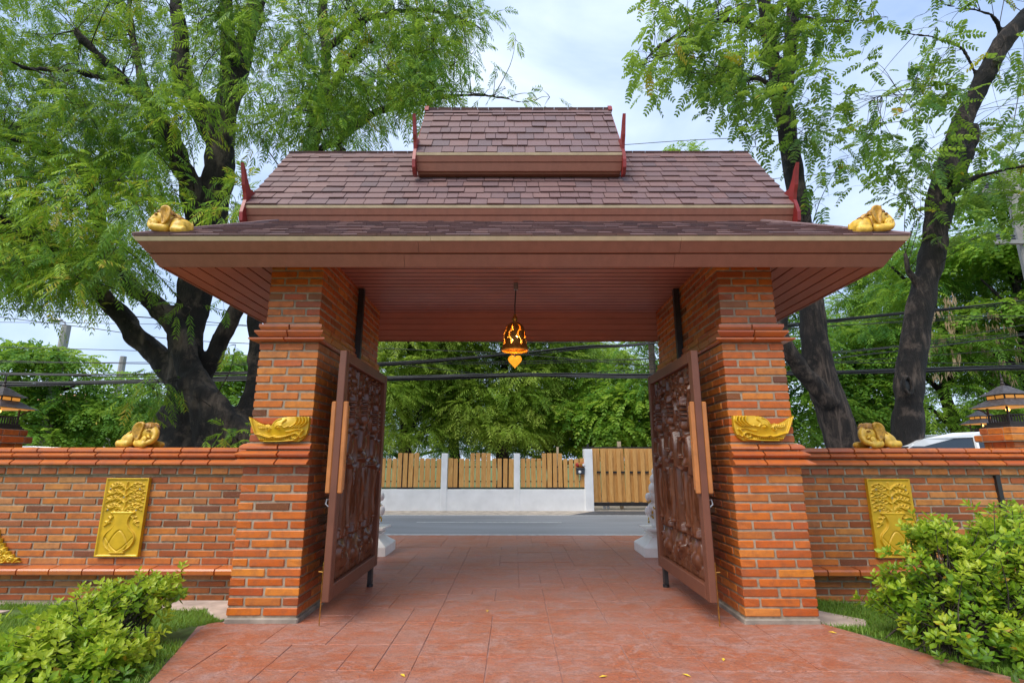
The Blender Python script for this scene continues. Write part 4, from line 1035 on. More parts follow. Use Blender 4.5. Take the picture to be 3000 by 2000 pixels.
# ------------------------------------------------------------------ pavilion lanterns on brick posts
def lantern(x, y, z, s, label, lab_post, post=True):
    if post:
        pt = thing('lantern_post', lab_post, 'pillar', (x, y, -.1)); B = Bricks(pt)
        for (z0, z1, h) in ((z-.075, z, .205), (z-.155, z-.080, .245), (z-.235, z-.160, .19)):
            for a, b in ((x-h, x-.006), (x+.006, x+h)):
                B.add(((a+b)/2, y-h+.05, (z0+z1)/2), b-a, .1, z1-z0-.008); B.add(((a+b)/2, y+h-.05, (z0+z1)/2), b-a, .1, z1-z0-.008)
            for sx in (-1, 1): B.add((x+sx*(h-.05), y, (z0+z1)/2), 2*h-.22, .1, z1-z0-.008, True)
            MB().box(x-h+.008, x+h-.008, y-h+.008, y+h-.008, z0-.006, z1).build('mortar_core', MATS['mortar'], pt)
        B.finish()
        MB().box(x-.18, x+.18, y-.18, y+.18, -.2, z-.24).build('post_core', MATS['mortar'], pt)
    t = thing('pavilion_lantern', label, 'lantern', (x, y, z), 'pavilion lanterns')
    q = lambda prof, name, mat: MB().lathe([(r*s, z+h*s) for r, h in prof], 4, (x, y), True).build(name, MATS[mat], t)
    q([(.235, .0), (.235, .022), (.215, .026), (.215, .050)], 'base_slab', 'dark_wood'); q([(.195, .052), (.195, .085)], 'base_slab', 'dark_wood')
    for sx in (-1, 1):
        for sy in (-1, 1):
            MB().tube([(x+sx*.165*s, y+sy*.165*s, z+.085*s), (x+sx*.165*s, y+sy*.165*s, z+.32*s)], .015*s, 4).build('corner_post', MATS['dark_wood'], t)
            MB().tube([(x+sx*.165*s, y+sy*.165*s, z+.20*s), (x+sx*.20*s, y+sy*.20*s, z+.26*s), (x+sx*.26*s, y+sy*.26*s, z+.315*s)], .012*s, 5).build('bracket', MATS['dark_wood'], t)
    for ax in (0, 1):
        for sg in (-1, 1):
            b_ = MB()
            for k in range(9):
                o_ = (-.165+.33*k/8)*s; c = (x+o_, y+sg*.165*s) if ax == 0 else (x+sg*.165*s, y+o_)
                b_.box(c[0]-.006*s, c[0]+.006*s, c[1]-.006*s, c[1]+.006*s, z+.085*s, z+.185*s)
            c0 = (x-.17*s, x+.17*s, y+sg*.165*s-.009*s, y+sg*.165*s+.009*s) if ax == 0 else (x+sg*.165*s-.009*s, x+sg*.165*s+.009*s, y-.17*s, y+.17*s)
            b_.box(*c0, z+.185*s, z+.20*s); b_.build('railing', MATS['dark_wood'], t)
    # two tiers of stepped shingle courses
    for (r0, r1, h0, h1, n) in ((.325, .165, .315, .425, 5), (.215, .045, .500, .635, 6)):
        for k in range(n):
            a, c = k/n, (k+1)/n; cv = lambda q_: r0+(r1-r0)*q_**.85
            q([(cv(a), h0+(h1-h0)*a), (cv(a), h0+(h1-h0)*a+.008), (cv(c)-.004, h0+(h1-h0)*c+.004)], 'roof_course', 'dark_shingle')
    q([(.155, .425), (.155, .500)], 'frieze', 'dark_wood')
    for ax in (0, 1):
        for sg in (-1, 1):
            for hf in (-1, 1):
                a0, a1 = sorted((hf*.012*s, hf*.140*s)); d0, d1 = sorted((sg*.1555*s, sg*.160*s))
                c0 = (x+a0, x+a1, y+d0, y+d1) if ax == 0 else (x+d0, x+d1, y+a0, y+a1)
                MB().box(*c0, z+.440*s, z+.488*s).build('lit_pane', MATS['pane_glow'], t)
    MB().lathe([(.05*s, z+.635*s), (.022*s, z+.66*s), (.030*s, z+.68*s), (.014*s, z+.70*s), (.020*s, z+.73*s), (.010*s, z+.76*s), (.012*s, z+.79*s), (.003*s, z+.86*s)], 10, (x, y)).build('spire', MATS['dark_wood'], t)
    MB().lathe([(.29*s, z+.308*s), (.29*s, z+.313*s)], 4, (x, y), True).build('lit_ceiling', MATS['pane_glow'], t)
    MB().ball((x, y, z+.275*s), .028*s, 8, 6).build('bulb', MATS['lantern_bulb'], t)
emit('lantern_bulb', (1.0, .5, .12), 3)
lantern(5.74, WY+.19, 1.715, .76, 'large lit black pavilion lantern on the brick post at the right edge', 'brick lantern post on the wall at the right edge')
lantern(-6.13, WY+.19, 1.690, .76, 'lit black pavilion lantern on the brick post at the left edge', 'brick lantern post on the wall at the left edge')
lantern(8.02, 9.0, 1.74, .68, 'small lit black pavilion lantern farther back beyond the white car', 'distant brick lantern post beyond the white car')

# ------------------------------------------------------------------ white guardian statues on pedestals outside
def statue(x, y, label, mir):
    t = thing('guardian_statue', label, 'statue', (x, y, 0), 'white statues outside the gate')
    MB().lathe([(.33, 0), (.33, .12), (.32, .135), (.27, .17), (.21, .215), (.175, .25), (.175, .265), (.20, .275), (.20, .285), (.17, .30), (.17, .315), (.22, .335), (.26, .345), (.26, .372)], 4, (x, y), True).build('pedestal', MATS['white_glaze'], t)
    b_ = MB()
    for c, r in (((0, 0, .47), (.16, .15, .13)), ((0, 0, .63), (.175, .16, .14)), ((0, .02, .78), (.16, .15, .13)), ((0, 0, .92), (.145, .135, .12)), ((0, 0, 1.06), (.115, .11, .10)), ((0, 0, 1.17), (.085, .08, .08))): b_.ball((x+c[0], y+c[1], c[2]), r, 18, 12)
    b_.build('coiled_body', MATS['white_glaze'], t, smooth=True)
    MB().lathe([(.07, 1.21), (.05, 1.245), (.035, 1.27), (.028, 1.31), (.045, 1.33), (.02, 1.345)], 14, (x, y)).build('crest', MATS['white_glaze'], t, smooth=True)
    MB().lathe([(.022, 1.34), (.012, 1.37), (.018, 1.385), (.004, 1.43)], 10, (x, y)).build('gold_tip', MATS['gold_paint'], t, smooth=True)
    for s in (-1, 1): MB().ball((x+s*.17, y-.03, .60), (.055, .075, .075), 12, 8).ball((x+s*.155, y-.02, .80), (.05, .07, .065), 12, 8).build('side_coil', MATS['white_glaze'], t, smooth=True)
    g = MB(); rr = random.Random(4)
    for k in range(34):
        q = rr.uniform(0, 6.28); z = rr.uniform(.42, .76); R = .165; p = (x+R*math.cos(q), y+R*.93*math.sin(q), z)
        a = rr.uniform(0, 6.28); g.tube([p, (p[0]+.03*math.cos(q+1.5)*math.cos(a), p[1]+.03*math.sin(q+1.5)*math.cos(a), p[2]+.035*math.sin(a)), (p[0]+.05*math.cos(q+1.5)*math.cos(a+.6), p[1]+.05*math.sin(q+1.5)*math.cos(a+.6), p[2]+.05*math.sin(a+.6))], [.012, .014, .004], 5)
    g.build('gold_scrollwork', MATS['gold_paint'], t, smooth=True)['kind'] = 'stuff'
statue(-2.22, 8.15, 'white and gold guardian statue on a white pedestal beyond the left gate leaf', -1)
statue(2.13, 8.12, 'white and gold guardian statue on a white pedestal beyond the right gate leaf', 1)

# ------------------------------------------------------------------ house front across the road: white wall with slats, sliding gate
FY = 14.7
fw = thing('slat_fence', 'white low wall with upright timber slats across the road', 'fence', (-2, FY, 0))
MB().box(-7.0, 1.93, FY, FY+.16, -.2, .549).build('wall_base', MATS['white_wall'], fw, bevel=.008)
posts = [-6.05, -4.0, -1.975, .036]
for px in posts: MB().box(px-.083, px+.083, FY-.012, FY+.172, -.2, 1.515).build('post', MATS['white_wall'], fw, bevel=.008)
MB().box(1.90, 2.135, FY-.05, FY+.25, -.2, 1.635).build('gate_post', MATS['white_wall'], fw, bevel=.01)
edges = [-7.0]+[p for p in posts for _ in (0,)]+[1.92]
fr_ = random.Random(9)
for i in range(len(edges)-1):
    a, b = edges[i]+(.09 if i else 0), edges[i+1]-(.09 if i < len(edges)-2 else .01)
    MB().box(a+.005, b-.005, FY+.075, FY+.115, .565, .60).box(a+.005, b-.005, FY+.075, FY+.105, .74, .775).box(a+.005, b-.005, FY+.075, FY+.105, 1.13, 1.165).build('rail', MATS['black_metal'], fw)
    n = 12 if i else 6; w = (b-a)/n
    for k in range(n):
        hi = 4 <= k <= 7 if i else 1 <= k <= 4
        x0 = a+w*k+.014+fr_.uniform(-.006, .006); x1 = x0+w-.026+fr_.uniform(-.014, .008)
        top = (1.52 if hi else 1.375)+fr_.uniform(-.008, .008); dx = fr_.uniform(-.008, .008)
        MB().add([(x0, FY+.04, .605), (x1, FY+.04, .605), (x1+dx, FY+.04, top), (x0+dx, FY+.04, top), (x0, FY+.073, .605), (x1, FY+.073, .605), (x1+dx, FY+.073, top), (x0+dx, FY+.073, top)],
                 [(0, 1, 2, 3), (4, 7, 6, 5), (0, 4, 5, 1), (3, 2, 6, 7), (0, 3, 7, 4), (1, 5, 6, 2)]).build('slat', MATS['fence_wood'], fw, bevel=.004)
sg = thing('sliding_gate', 'tall timber slat sliding gate in a black frame across the road', 'gate', (3.6, FY+.2, 0))
MB().box(2.145, 5.6, FY+.20, FY+.24, .10, .19).build('bottom_rail', MATS['black_metal'], sg)
MB().box(1.90, 5.6, FY+.255, FY+.29, 1.66, 1.70).build('top_rail', MATS['black_metal'], sg)
MB().box(2.145, 5.6, FY+.205, FY+.235, .98, 1.03).build('middle_rail', MATS['black_metal'], sg)
MB().box(2.0, 2.05, FY+.05, FY+.10, 1.636, 1.78).build('guide_bracket', MATS['black_metal'], sg)
for k in range(15):
    for lay in (0, 1):
        x0 = 2.16+k*.225+lay*.118+fr_.uniform(-.006, .006); x1 = x0+.122+fr_.uniform(-.012, .008); y0 = FY+(.165 if lay == 0 else .245); dx = fr_.uniform(-.012, .012)
        z0, z1 = .195+fr_.uniform(0, .01), 1.655
        MB().add([(x0, y0, z0), (x1, y0, z0), (x1+dx, y0, z1), (x0+dx, y0, z1), (x0, y0+.03, z0), (x1, y0+.03, z0), (x1+dx, y0+.03, z1), (x0+dx, y0+.03, z1)],
                 [(0, 1, 2, 3), (4, 7, 6, 5), (0, 4, 5, 1), (3, 2, 6, 7), (0, 3, 7, 4), (1, 5, 6, 2)]).build('slat', MATS['fence_wood'], sg, bevel=.004)
for x in (2.46, 2.56): MB().tube([(x, FY+.20, .06), (x, FY+.235, .06)], .045, 14).build('wheel', MATS['grey_metal'], sg)
t = tag(MB().box(-.13, .13, -.04, .04, -.055, .055).build('house_sign', MATS['mail_red'], None, (0, 0, 1e-9), bevel=.03), 'small red sign with yellow lettering on the timber slats by the sliding gate', 'sign')
t.location = (1.79, FY-.02, 1.205)
cu = bpy.data.curves.new('number', 'FONT'); cu.body = '11'; cu.size = .085; cu.extrude = .003; cu.align_x = 'CENTER'
tmp = bpy.data.objects.new('tmp_number', cu); C.objects.link(tmp); cu.materials.append(MATS['mail_yellow']); nmesh = bpy.data.meshes.new_from_object(tmp); bpy.data.objects.remove(tmp)
nm = bpy.data.objects.new('number', nmesh); C.objects.link(nm); nm.parent = t; nm.location = (.0, -.043, -.048); nm.rotation_euler = (math.pi/2, 0, 0)
MB().box(1.73, 1.86, FY-.066, FY-.061, 1.227, 1.245).build('lettering_strip', MATS['mail_yellow'], t)
o = MB().ball((1.875, FY-.064, 1.205), (.032, .006, .040), 12, 8).build('badge', MATS['white_wall'], t)
lb = thing('letter_box', 'dark letter box with a pale round dial hung under the red sign', 'mailbox', (1.79, FY-.03, .95))
MB().box(1.675, 1.905, FY-.085, FY+.035, .955, 1.10).build('box', MATS['dark_box'], lb, bevel=.012)
MB().box(1.665, 1.915, FY-.095, FY+.035, 1.102, 1.125).build('lid', MATS['dark_box'], lb, bevel=.006)
MB().ball((1.765, FY-.088, 1.02), (.04, .012, .038), 14, 8).build('dial', MATS['white_wall'], lb)
MB().tube([(1.79, FY-.02, .955), (1.79, FY-.0, .80)], .012, 6).build('stem', MATS['grey_metal'], lb)
tag(MB().box(.0, .06, 0, .05, -.1, 1.70).build('marker_post', MATS['beige_edge'], None, (0, 0, 1e-9)), 'slim pale post standing behind the timber slats', 'post').location = (1.16, FY+.22, 0)
tag(MB().box(.0, .10, 0, .08, -.1, 1.86).build('marker_post', MATS['beige_edge'], None, (0, 0, 1e-9)), 'pale square post standing behind the sliding gate', 'post').location = (2.95, FY+.5, 0)

# ------------------------------------------------------------------ parked cars
def car(x, y, sx, label, paint, dz=0, glass_z=0):
    t = thing('parked_car', label, 'car', (x, y, -.02+dz), 'cars parked behind the wall')
    prof = [(-2.15, .35), (-2.2, .62), (-2.12, .86), (-1.75, .97), (-1.25, 1.04)]
    body = [(-2.18, .32), (-2.22, .60), (-2.16, .84), (-1.85, .95), (-1.15, 1.04), (2.1, 1.08), (2.2, .85), (2.22, .5), (2.15, .30)]
    def shell(poly, w0, w1, zr):
        v = []; n = len(poly)
        for (xx, zz) in poly:
            k = min(1, max(0, (zz-zr[0])/(zr[1]-zr[0]))); w = w0+(w1-w0)*k**1.4
            v += [(x+sx*xx, y-w, zz+dz), (x+sx*xx, y+w, zz+dz)]
        f = [tuple(range(0, 2*n, 2)), tuple(range(1, 2*n, 2))[::-1]]+[(2*i, 2*((i+1) % n), 2*((i+1) % n)+1, 2*i+1) for i in range(n)]
        return MB().add(v, f)
    shell(body, .88, .84, (.6, 1.1)).build('body', MATS[paint], t, bevel=.04)
    cab = [(-1.18, 1.05), (-.62, 1.48), (-.35, 1.60), (.1, 1.68), (.9, 1.71), (1.6, 1.68), (1.92, 1.58), (2.06, 1.09)]
    shell(cab, .80, .64, (1.05, 1.7)).build('cabin', MATS['car_glass'], t)
    top = [(-.66, 1.455), (-.38, 1.60), (.1, 1.69), (.9, 1.725), (1.6, 1.695), (1.94, 1.59), (1.90, 1.555), (1.55, 1.645), (.9, 1.672), (.1, 1.635), (-.30, 1.545)]
    v = []; n = len(top)
    for (xx, zz) in top: w = .70-(.04 if zz > 1.6 else 0); v += [(x+sx*xx, y-w, zz+dz), (x+sx*xx, y+w, zz+dz)]
    MB().add(v, [tuple(range(0, 2*n, 2)), tuple(range(1, 2*n, 2))[::-1]]+[(2*i, 2*((i+1) % n), 2*((i+1) % n)+1, 2*i+1) for i in range(n)]).build('roof_panel', MATS[paint], t, bevel=.015)
    for a, b in (((-1.16, 1.04), (-.52, 1.52)), ((.32, 1.04), (.42, 1.66)), ((1.5, 1.06), (1.45, 1.66)), ((2.04, 1.08), (1.88, 1.58))):
        for s in (-1, 1): MB().tube([(x+sx*a[0], y+s*.82, a[1]+dz), (x+sx*b[0], y+s*.665, b[1]+dz)], .030, 6).build('window_pillar', MATS[paint], t)
    for xx in (-1.4, 1.38):
        for s in (-1, 1):
            wv = [(x+sx*xx, y+s*.80, .33+dz), (x+sx*xx, y+s*.92, .33+dz)]
            w = MB().tube(wv, .33, 20).build('wheel', MATS['tyre'], t); MB().tube([(x+sx*xx, y+s*.921, .33+dz), (x+sx*xx, y+s*.935, .33+dz)], .2, 14).build('rim', MATS['grey_metal'], w)
    for s in (-1, 1):
        MB().ball((x+sx*-2.16, y+s*.62, .74+dz), (.06, .16, .08), 10, 6).build('headlight', MATS['white_glaze'], t)
        MB().box(*sorted((x+sx*2.19, x+sx*2.235)), y+s*.7-.1, y+s*.7+.1, .78+dz, .98+dz).build('tail_light', MATS['mail_red'], t)
        MB().ball((x+sx*-.75, y+s*.97, 1.1+dz), (.06, .10, .07), 10, 6).build('wing_mirror', MATS[paint], t)
car(6.45, 8.55, 1, 'white car roof showing above the wall at the far right', 'car_white', .04)
car(-6.6, 8.7, -1, 'white car barely showing above the left wall', 'car_white', -.195)
car(4.95, 9.75, -1, 'silver car barely showing above the right wall beside the pillar', 'car_silver', -.175)

# ------------------------------------------------------------------ poles, cables, distant houses
def pole(x, y, h, r, label, lampy=False, arm=False, mat='pole'):
    t = thing('utility_pole', label, 'pole', (x, y, -.1), 'utility poles')
    MB().tube([(x, y, -.2), (x, y, h)], [r*1.25, r*.85], 8).build('shaft', MATS[mat], t)
    if lampy: MB().ball((x-.45, y, h+.22), (.28, .12, .09), 10, 6).tube([(x, y, h-.1), (x-.1, y, h+.15), (x-.4, y, h+.22)], .03, 6).build('street_light', MATS['grey_metal'], t)
    if arm:
        for z in arm: MB().box(x-.8, x+.8, y-.12, y-.04, z, z+.09).build('crossarm', MATS['pole'], t)
        for z in arm:
            for dx in (-.7, -.35, .35, .7): MB().lathe([(.03, z+.09), (.05, z+.13), (.03, z+.16), (.05, z+.2), (.02, z+.25)], 8, (x+dx, y-.08)).build('insulator', MATS['dark_box'], t)
p = at(170, 1080, 19); pole(p.x, 19, at(188, 955, 19).z, .17, 'concrete street light pole rising behind the trees at far left', True)
p = at(352, 1100, 24); pole(p.x, 24, at(352, 1045, 24).z, .16, 'concrete pole just left of the big tree trunk', False)
p = at(2990, 650, 11.2); pole(p.x, 11.2, 8.2, .17, 'tall concrete utility pole at the right edge behind the leaning tree', False, (6.2, 7.5))
p = at(1913, 1100, 16.4); pole(p.x, 16.4, 6.6, .11, 'dark slim pole seen beside the right gate pillar above the far fence', mat='bark_plain')

def cable(pts, r, label, n=1, spread=0, name='overhead_cable', seed=1):
    rr = random.Random(seed); t = thing(name, label, 'cable', pts[len(pts)//2], 'overhead cables')
    P = catmull(pts, 8)
    for k in range(n):
        oy, oz = rr.uniform(-spread, spread), rr.uniform(-spread, spread); ph = rr.uniform(0, 6.28)
        q = [(p[0], p[1]+oy*math.cos(i*.18+ph), p[2]+oz*math.sin(i*.22+ph)) for i, p in enumerate(P)]
        MB().tube(q, r*(rr.uniform(.7, 1.2) if n > 1 else 1), 5).build('strand', MATS['cable'], t)
def run_px(lst, Y): return [tuple(at(u, v, Y)) for u, v in lst]
CY = 14.1
cable(run_px([(-500, 1100), (0, 1126), (480, 1118), (740, 1108), (1130, 1108), (1500, 1100), (1900, 1101), (2440, 1088), (3000, 1074), (3500, 1060)], CY), .022, 'thick low bundle of black overhead cables along the road', 9, .07, seed=2)
cable(run_px([(-500, 1070), (0, 1092), (480, 1098), (760, 1094), (1100, 1068), (1480, 1036), (1700, 1020), (1920, 1006), (2400, 940), (3000, 880), (3500, 830)], CY+.15), .016, 'sagging upper bundle of black cables crossing behind the bell lamp', 6, .07, seed=3)
cable(run_px([(-400, 1010), (0, 1018), (540, 1033), (1100, 1062), (1500, 1100), (1900, 1080), (2400, 1062), (3000, 1020)], CY+.3), .010, 'thin cable crossing below the bell lamp', seed=4)
cable(run_px([(-400, 880), (0, 930), (250, 960), (560, 998), (1100, 1020), (1500, 1036), (1920, 1070), (2400, 1062), (3000, 1062)], CY+.1), .011, 'slanting thin wire above the left wall', seed=5)
cable(run_px([(-400, 870), (0, 900), (480, 935), (800, 962), (1500, 1000), (2000, 985), (2400, 958), (3000, 930)], CY+.4), .010, 'topmost thin wire left of the big tree', 2, .06, seed=6)
cable(run_px([(-400, 945), (0, 945), (560, 952), (1000, 962), (1600, 980), (2300, 962), (2700, 935), (3000, 922)], CY+.5), .008, 'thin level wire in front of the left sky', seed=7)
cable(run_px([(-400, 1052), (0, 1060), (480, 1062), (1000, 1066), (1500, 1064), (1930, 1050), (2300, 1040), (2700, 1010), (3000, 978)], CY+.2), .011, 'pair of wires just above the low cable bundle', 2, .05, seed=8)
cable(run_px([(1700, 430), (1830, 424), (2000, 412), (2300, 395), (2600, 360), (3000, 300), (3400, 240)], 11.2), .008, 'high wire passing behind the roof ridge to the right', seed=9)
cable(run_px([(1900, 560), (2300, 520), (2700, 480), (3000, 452), (3400, 420)], 11.3), .008, 'high wire between the two right trees', seed=10)
cable(run_px([(2100, 935), (2400, 945), (2700, 925), (3000, 925), (3300, 915)], CY-.6), .009, 'thin wire above the right wall', seed=11)
cable(run_px([(2100, 1100), (2450, 1048), (2700, 1020), (3000, 978), (3300, 930)], CY-.4), .014, 'rising double wire above the right wall', 2, .05, seed=12)
cable(run_px([(2100, 1062), (2450, 1030), (2720, 1000), (3000, 950), (3300, 900)], CY-.5), .010, 'rising thin wire above the right wall, steepest of all', seed=13)
cable(run_px([(2700, 640), (2760, 600), (2860, 330), (2900, 200), (2940, 0)], 10.5), .010, 'steep guy wire beside the leaning right tree', seed=14)
cable(run_px([(2960, 420), (2975, 320), (3000, 190), (3030, 60)], 11.0), .010, 'steep wire at the right edge by the utility pole', seed=15)

def house(x, y, w, d, h, label):
    t = thing('distant_house', label, 'house', (x, y, -.1), 'distant houses')
    MB().box(x-w/2, x+w/2, y, y+d, -.2, h).build('wall', MATS['house_wall'], t)
    MB().add([(x-w/2-.6, y-.6, h), (x+w/2+.6, y-.6, h), (x+w/2+.6, y+d+.6, h), (x-w/2-.6, y+d+.6, h), (x-w/4, y+d/2, h+w*.20), (x+w/4, y+d/2, h+w*.20)],
             [(0, 1, 5, 4), (1, 2, 5), (2, 3, 4, 5), (3, 0, 4), (0, 3, 2, 1)]).build('roof', MATS['house_roof'], t)
    for k in range(3):
        xx = x-w*.32+k*w*.32; wn_ = MB().box(xx-.5, xx+.5, y-.05, y+.02, h-1.7, h-.5).build('window', MATS['white_wall'], t)
        MB().box(xx-.42, xx+.42, y-.06, y-.052, h-1.62, h-.58).build('pane', MATS['car_glass'], wn_)
p = at(420, 1250, 34); house(p.x, 34, 5.5, 5, at(420, 1240, 34).z, 'distant house with an orange tiled roof behind the left wall')
p = at(60, 1230, 38); house(p.x, 38, 8, 6, at(60, 1205, 38).z, 'distant pale house behind the trees at far left')

# fallen leaves
for k, (u, v) in enumerate(((1428, 1790), (1180, 1979), (1768, 1982), (2440, 1852), (2120, 1932), (2012, 1978))):
    d = at(u, v, 1.0)-CAM; q = CAM+d*(-CAM.z/d.z)
    a = RR.uniform(0, 6.28); L = .030
    o = MB().add([(-L, 0, .002), (0, -.011, .006), (L, 0, .003), (0, .011, .007), (-L, 0, .0035), (0, -.011, .0075), (L, 0, .0045), (0, .011, .0085)], [(0, 1, 2, 3), (4, 7, 6, 5), (0, 4, 5, 1), (1, 5, 6, 2), (2, 6, 7, 3), (3, 7, 4, 0)])
    f_ = obj('fallen_leaf', o.mesh('fallen_leaf'), MATS['mail_yellow'], None, (q.x, q.y, .001), (0, 0, a)); tag(f_, ('fallen yellow leaf in the middle of the driveway between the gate leaves', 'fallen yellow leaf nearest the bottom edge left of centre', 'fallen yellow leaf at the bottom edge right of centre', 'fallen yellow leaf near the base of the right pillar', 'fallen yellow leaf on the right half of the near driveway', 'fallen yellow leaf at the bottom edge, rightmost of those there')[k], 'leaf', 'fallen leaves on the driveway')
# ------------------------------------------------------------------ foliage
def unit(a): return a/np.maximum(np.linalg.norm(a, axis=-1, keepdims=True), 1e-9)
def fronds(O, D, L, pairs, ll, lw, droop, rng, shape='blade', ang=.9, tint=None, tv=.12, hang=.25, rachis=0):
    """compound leaves: O origins, D directions, L lengths (n); returns face corners (quads) and tints"""
    n = len(O); D = unit(D); up = np.array([0, 0, 1.0]); S = np.cross(D, up); S = unit(S+rng.normal(0, .25, (n, 3))); S = unit(S-D*(S*D).sum(1, keepdims=True)); Nn = np.cross(S, D)
    quads = []; tints = []
    if tint is None: tint = rng.uniform(.2, .8, n)
    def spine(t): return O+D*(L*t)[:, None]+np.array([0, 0, -1.0])*(droop*L*t*t)[:, None]
    for i in range(pairs):
        t = (i+.7)/(pairs+.3); P = spine(np.full(n, t)); T = unit(D+np.array([0, 0, -2.0])*droop*t)
        k = math.sin(math.pi*(.18+.72*t))**.7
        for sg in (-1, 1):
            A = ang*rng.uniform(.85, 1.15, n)[:, None]; dd = unit(S*sg*np.sin(A)+T*np.cos(A)+np.array([0, 0, -1.0])*hang*rng.uniform(.3, 1.3, n)[:, None]+rng.normal(0, .08, (n, 3)))
            l = (ll*k*rng.uniform(.85, 1.15, n))[:, None]; w = lw*rng.uniform(.85, 1.15, n)[:, None]
            wv = unit(np.cross(dd, Nn)+rng.normal(0, .15, (n, 3)))*w; tip = P+dd*l+np.array([0, 0, -1.0])*l*.12
            ti = np.clip(tint+rng.normal(0, tv, n), 0, 1)
            if shape == 'blade':
                m = P+dd*l*.45; quads.append(np.stack([P, m+wv, tip, m-wv], 1)); tints.append(np.repeat(ti, 4))
            else:
                m1 = P+dd*l*.28; m2 = P+dd*l*.74; f = .92
                quads.append(np.stack([P, m1+wv, m1-wv, P], 1)[:, [0, 1, 2, 2]]) if False else None
                quads.append(np.stack([P-wv*.15, P+wv*.15, m1+wv, m1-wv], 1)); quads.append(np.stack([m1-wv, m1+wv, m2+wv*f, m2-wv*f], 1)); quads.append(np.stack([m2-wv*f, m2+wv*f, tip+wv*.2, tip-wv*.2], 1))
                tints += [np.repeat(ti, 4)]*3
    if rachis:
        for a, b in ((0, .5), (.5, 1)):
            P0, P1 = spine(np.full(n, a)), spine(np.full(n, b)); w = S*rachis
            quads.append(np.stack([P0-w, P0+w, P1+w*.7, P1-w*.7], 1)); tints.append(np.repeat(np.clip(tint*.6, 0, 1), 4))
    return np.concatenate(quads).reshape(-1, 3), np.concatenate(tints)

def twig(mb, a, b, r, rng, sides=4, sag=.08):
    a, b = np.array(a), np.array(b); L = np.linalg.norm(b-a)
    m = (a+b)/2+np.array([rng.normal(0, .06*L), rng.normal(0, .06*L), sag*L+rng.normal(0, .04*L)])
    mb.tube([tuple(p) for p in catmull([a, m, b], 4)], [r*(1-.75*i/8) for i in range(9)], sides, False)

def limb_points(px, Y0, rad_px):
    """px: list of (u, v, dY); returns points and radii"""
    P = [tuple(at(u, v, Y0+d)) for u, v, d in px]
    R = [r*.5*(Y0+d)/FPX*.97/math.sqrt(1+((u-1500)/FPX)**2) for (u, v, d), r in zip(px, rad_px)]
    C4 = catmull([p+(r,) for p, r in zip(P, R)], 6)
    return [tuple(c[:3]) for c in C4], [float(c[3]) for c in C4]

def trunk_mesh(limbs, mat, name, parent, voxel=.034, rough=.045):
    mb = MB()
    for P, R in limbs:
        mb.tube(P, R, 20)
    if rough:
        mb.v = [tuple(np.array(v)+np.array(mnoise.noise_vector(Vector(v)*3.1))*rough+np.array(mnoise.noise_vector(Vector((v[0]*9, v[1]*9, v[2]*3))))*rough*.75+np.array(mnoise.noise_vector(Vector((v[0]*20, v[1]*20, v[2]*6))))*rough*.45) for v in mb.v]
    m = mb.mesh(name, True); o = obj(name, m, MATS[mat], parent, (0, 0, 0)); 
    r = o.modifiers.new('r', 'REMESH'); r.mode = 'VOXEL'; r.voxel_size = voxel; r.use_smooth_shade = True
    s = o.modifiers.new('s', 'SMOOTH'); s.iterations = 1; s.factor = .5
    return o

def cluster_crown(name, parent, mat, clusters, limbs, rng, per, frond_kw, Lr, twigs=None, tmat=None, twig_r=.012, out=.55, down=.25, tint_of=None, attach=True):
    """clusters: rows of x,y,z,radius; leaves start on twigs inside each cluster"""
    V = []; T = []; mb = MB()
    LP = np.array([p for P, R in limbs for p in P]) if limbs else None
    for c in clusters:
        c = np.array(c, float); r = c[3]; n = max(3, int(per*(r/.5)**2*rng.uniform(.8, 1.2)))
        k = rng.normal(0, 1, (n, 3)); k = unit(k)*(rng.uniform(.15, 1, n)**.6)[:, None]*r*np.array([1.15, 1.15, .75]); O = c[:3]+k
        D = unit(k)*out+rng.normal(0, .45, (n, 3))+np.array([0, 0, -down]); L = rng.uniform(*Lr, n)
        base = rng.uniform(.15, .75) if tint_of is None else tint_of(c, rng)
        v, t = fronds(O, D, L, rng=rng, tint=np.clip(base+rng.normal(0, .13, n), 0, .96)+(rng.random(n) < .012), **frond_kw); V.append(v); T.append(t)
        if LP is not None and attach:
            d = np.linalg.norm(LP-c[:3], axis=1); j = int(np.argmin(d+rng.uniform(0, 1.0, len(d))))
            if d[j] < 2.6: twig(mb, LP[j], c[:3], twig_r*(.6+.35*d[j]), rng)
            for q in range(4): e = O[rng.integers(0, n)]; twig(mb, c[:3], e, twig_r*.55, rng, 3)
    o = obj(name, fast_mesh(name, np.concatenate(V), 4, np.concatenate(T)), MATS[mat], parent, (0, 0, 0))
    if mb.v: obj('twigs', mb.mesh('twigs', True), MATS[tmat or 'bark_dark'], parent, (0, 0, 0))['kind'] = 'stuff'
    return o

def scatter_px(polys, n, Yr, rng, rad=(.35, .6), dens=None):
    """cluster centres whose places in view fall inside the given outlines"""
    out = []
    for poly, cnt in polys:
        xs = [p[0] for p in poly]; ys = [p[1] for p in poly]; k = 0; tries = 0
        while k < cnt and tries < cnt*40:
            tries += 1; u, v = rng.uniform(min(xs), max(xs)), rng.uniform(min(ys), max(ys)); ins = False
            for i in range(len(poly)):
                x0, y0 = poly[i]; x1, y1 = poly[(i+1) % len(poly)]
                if (y0 > v) != (y1 > v) and u < (x1-x0)*(v-y0)/(y1-y0)+x0: ins = not ins
            if not ins: continue
            Y = rng.uniform(*Yr); p = at(u, v, Y); out.append((p.x, p.y, p.z, rng.uniform(*rad))); k += 1
    return out

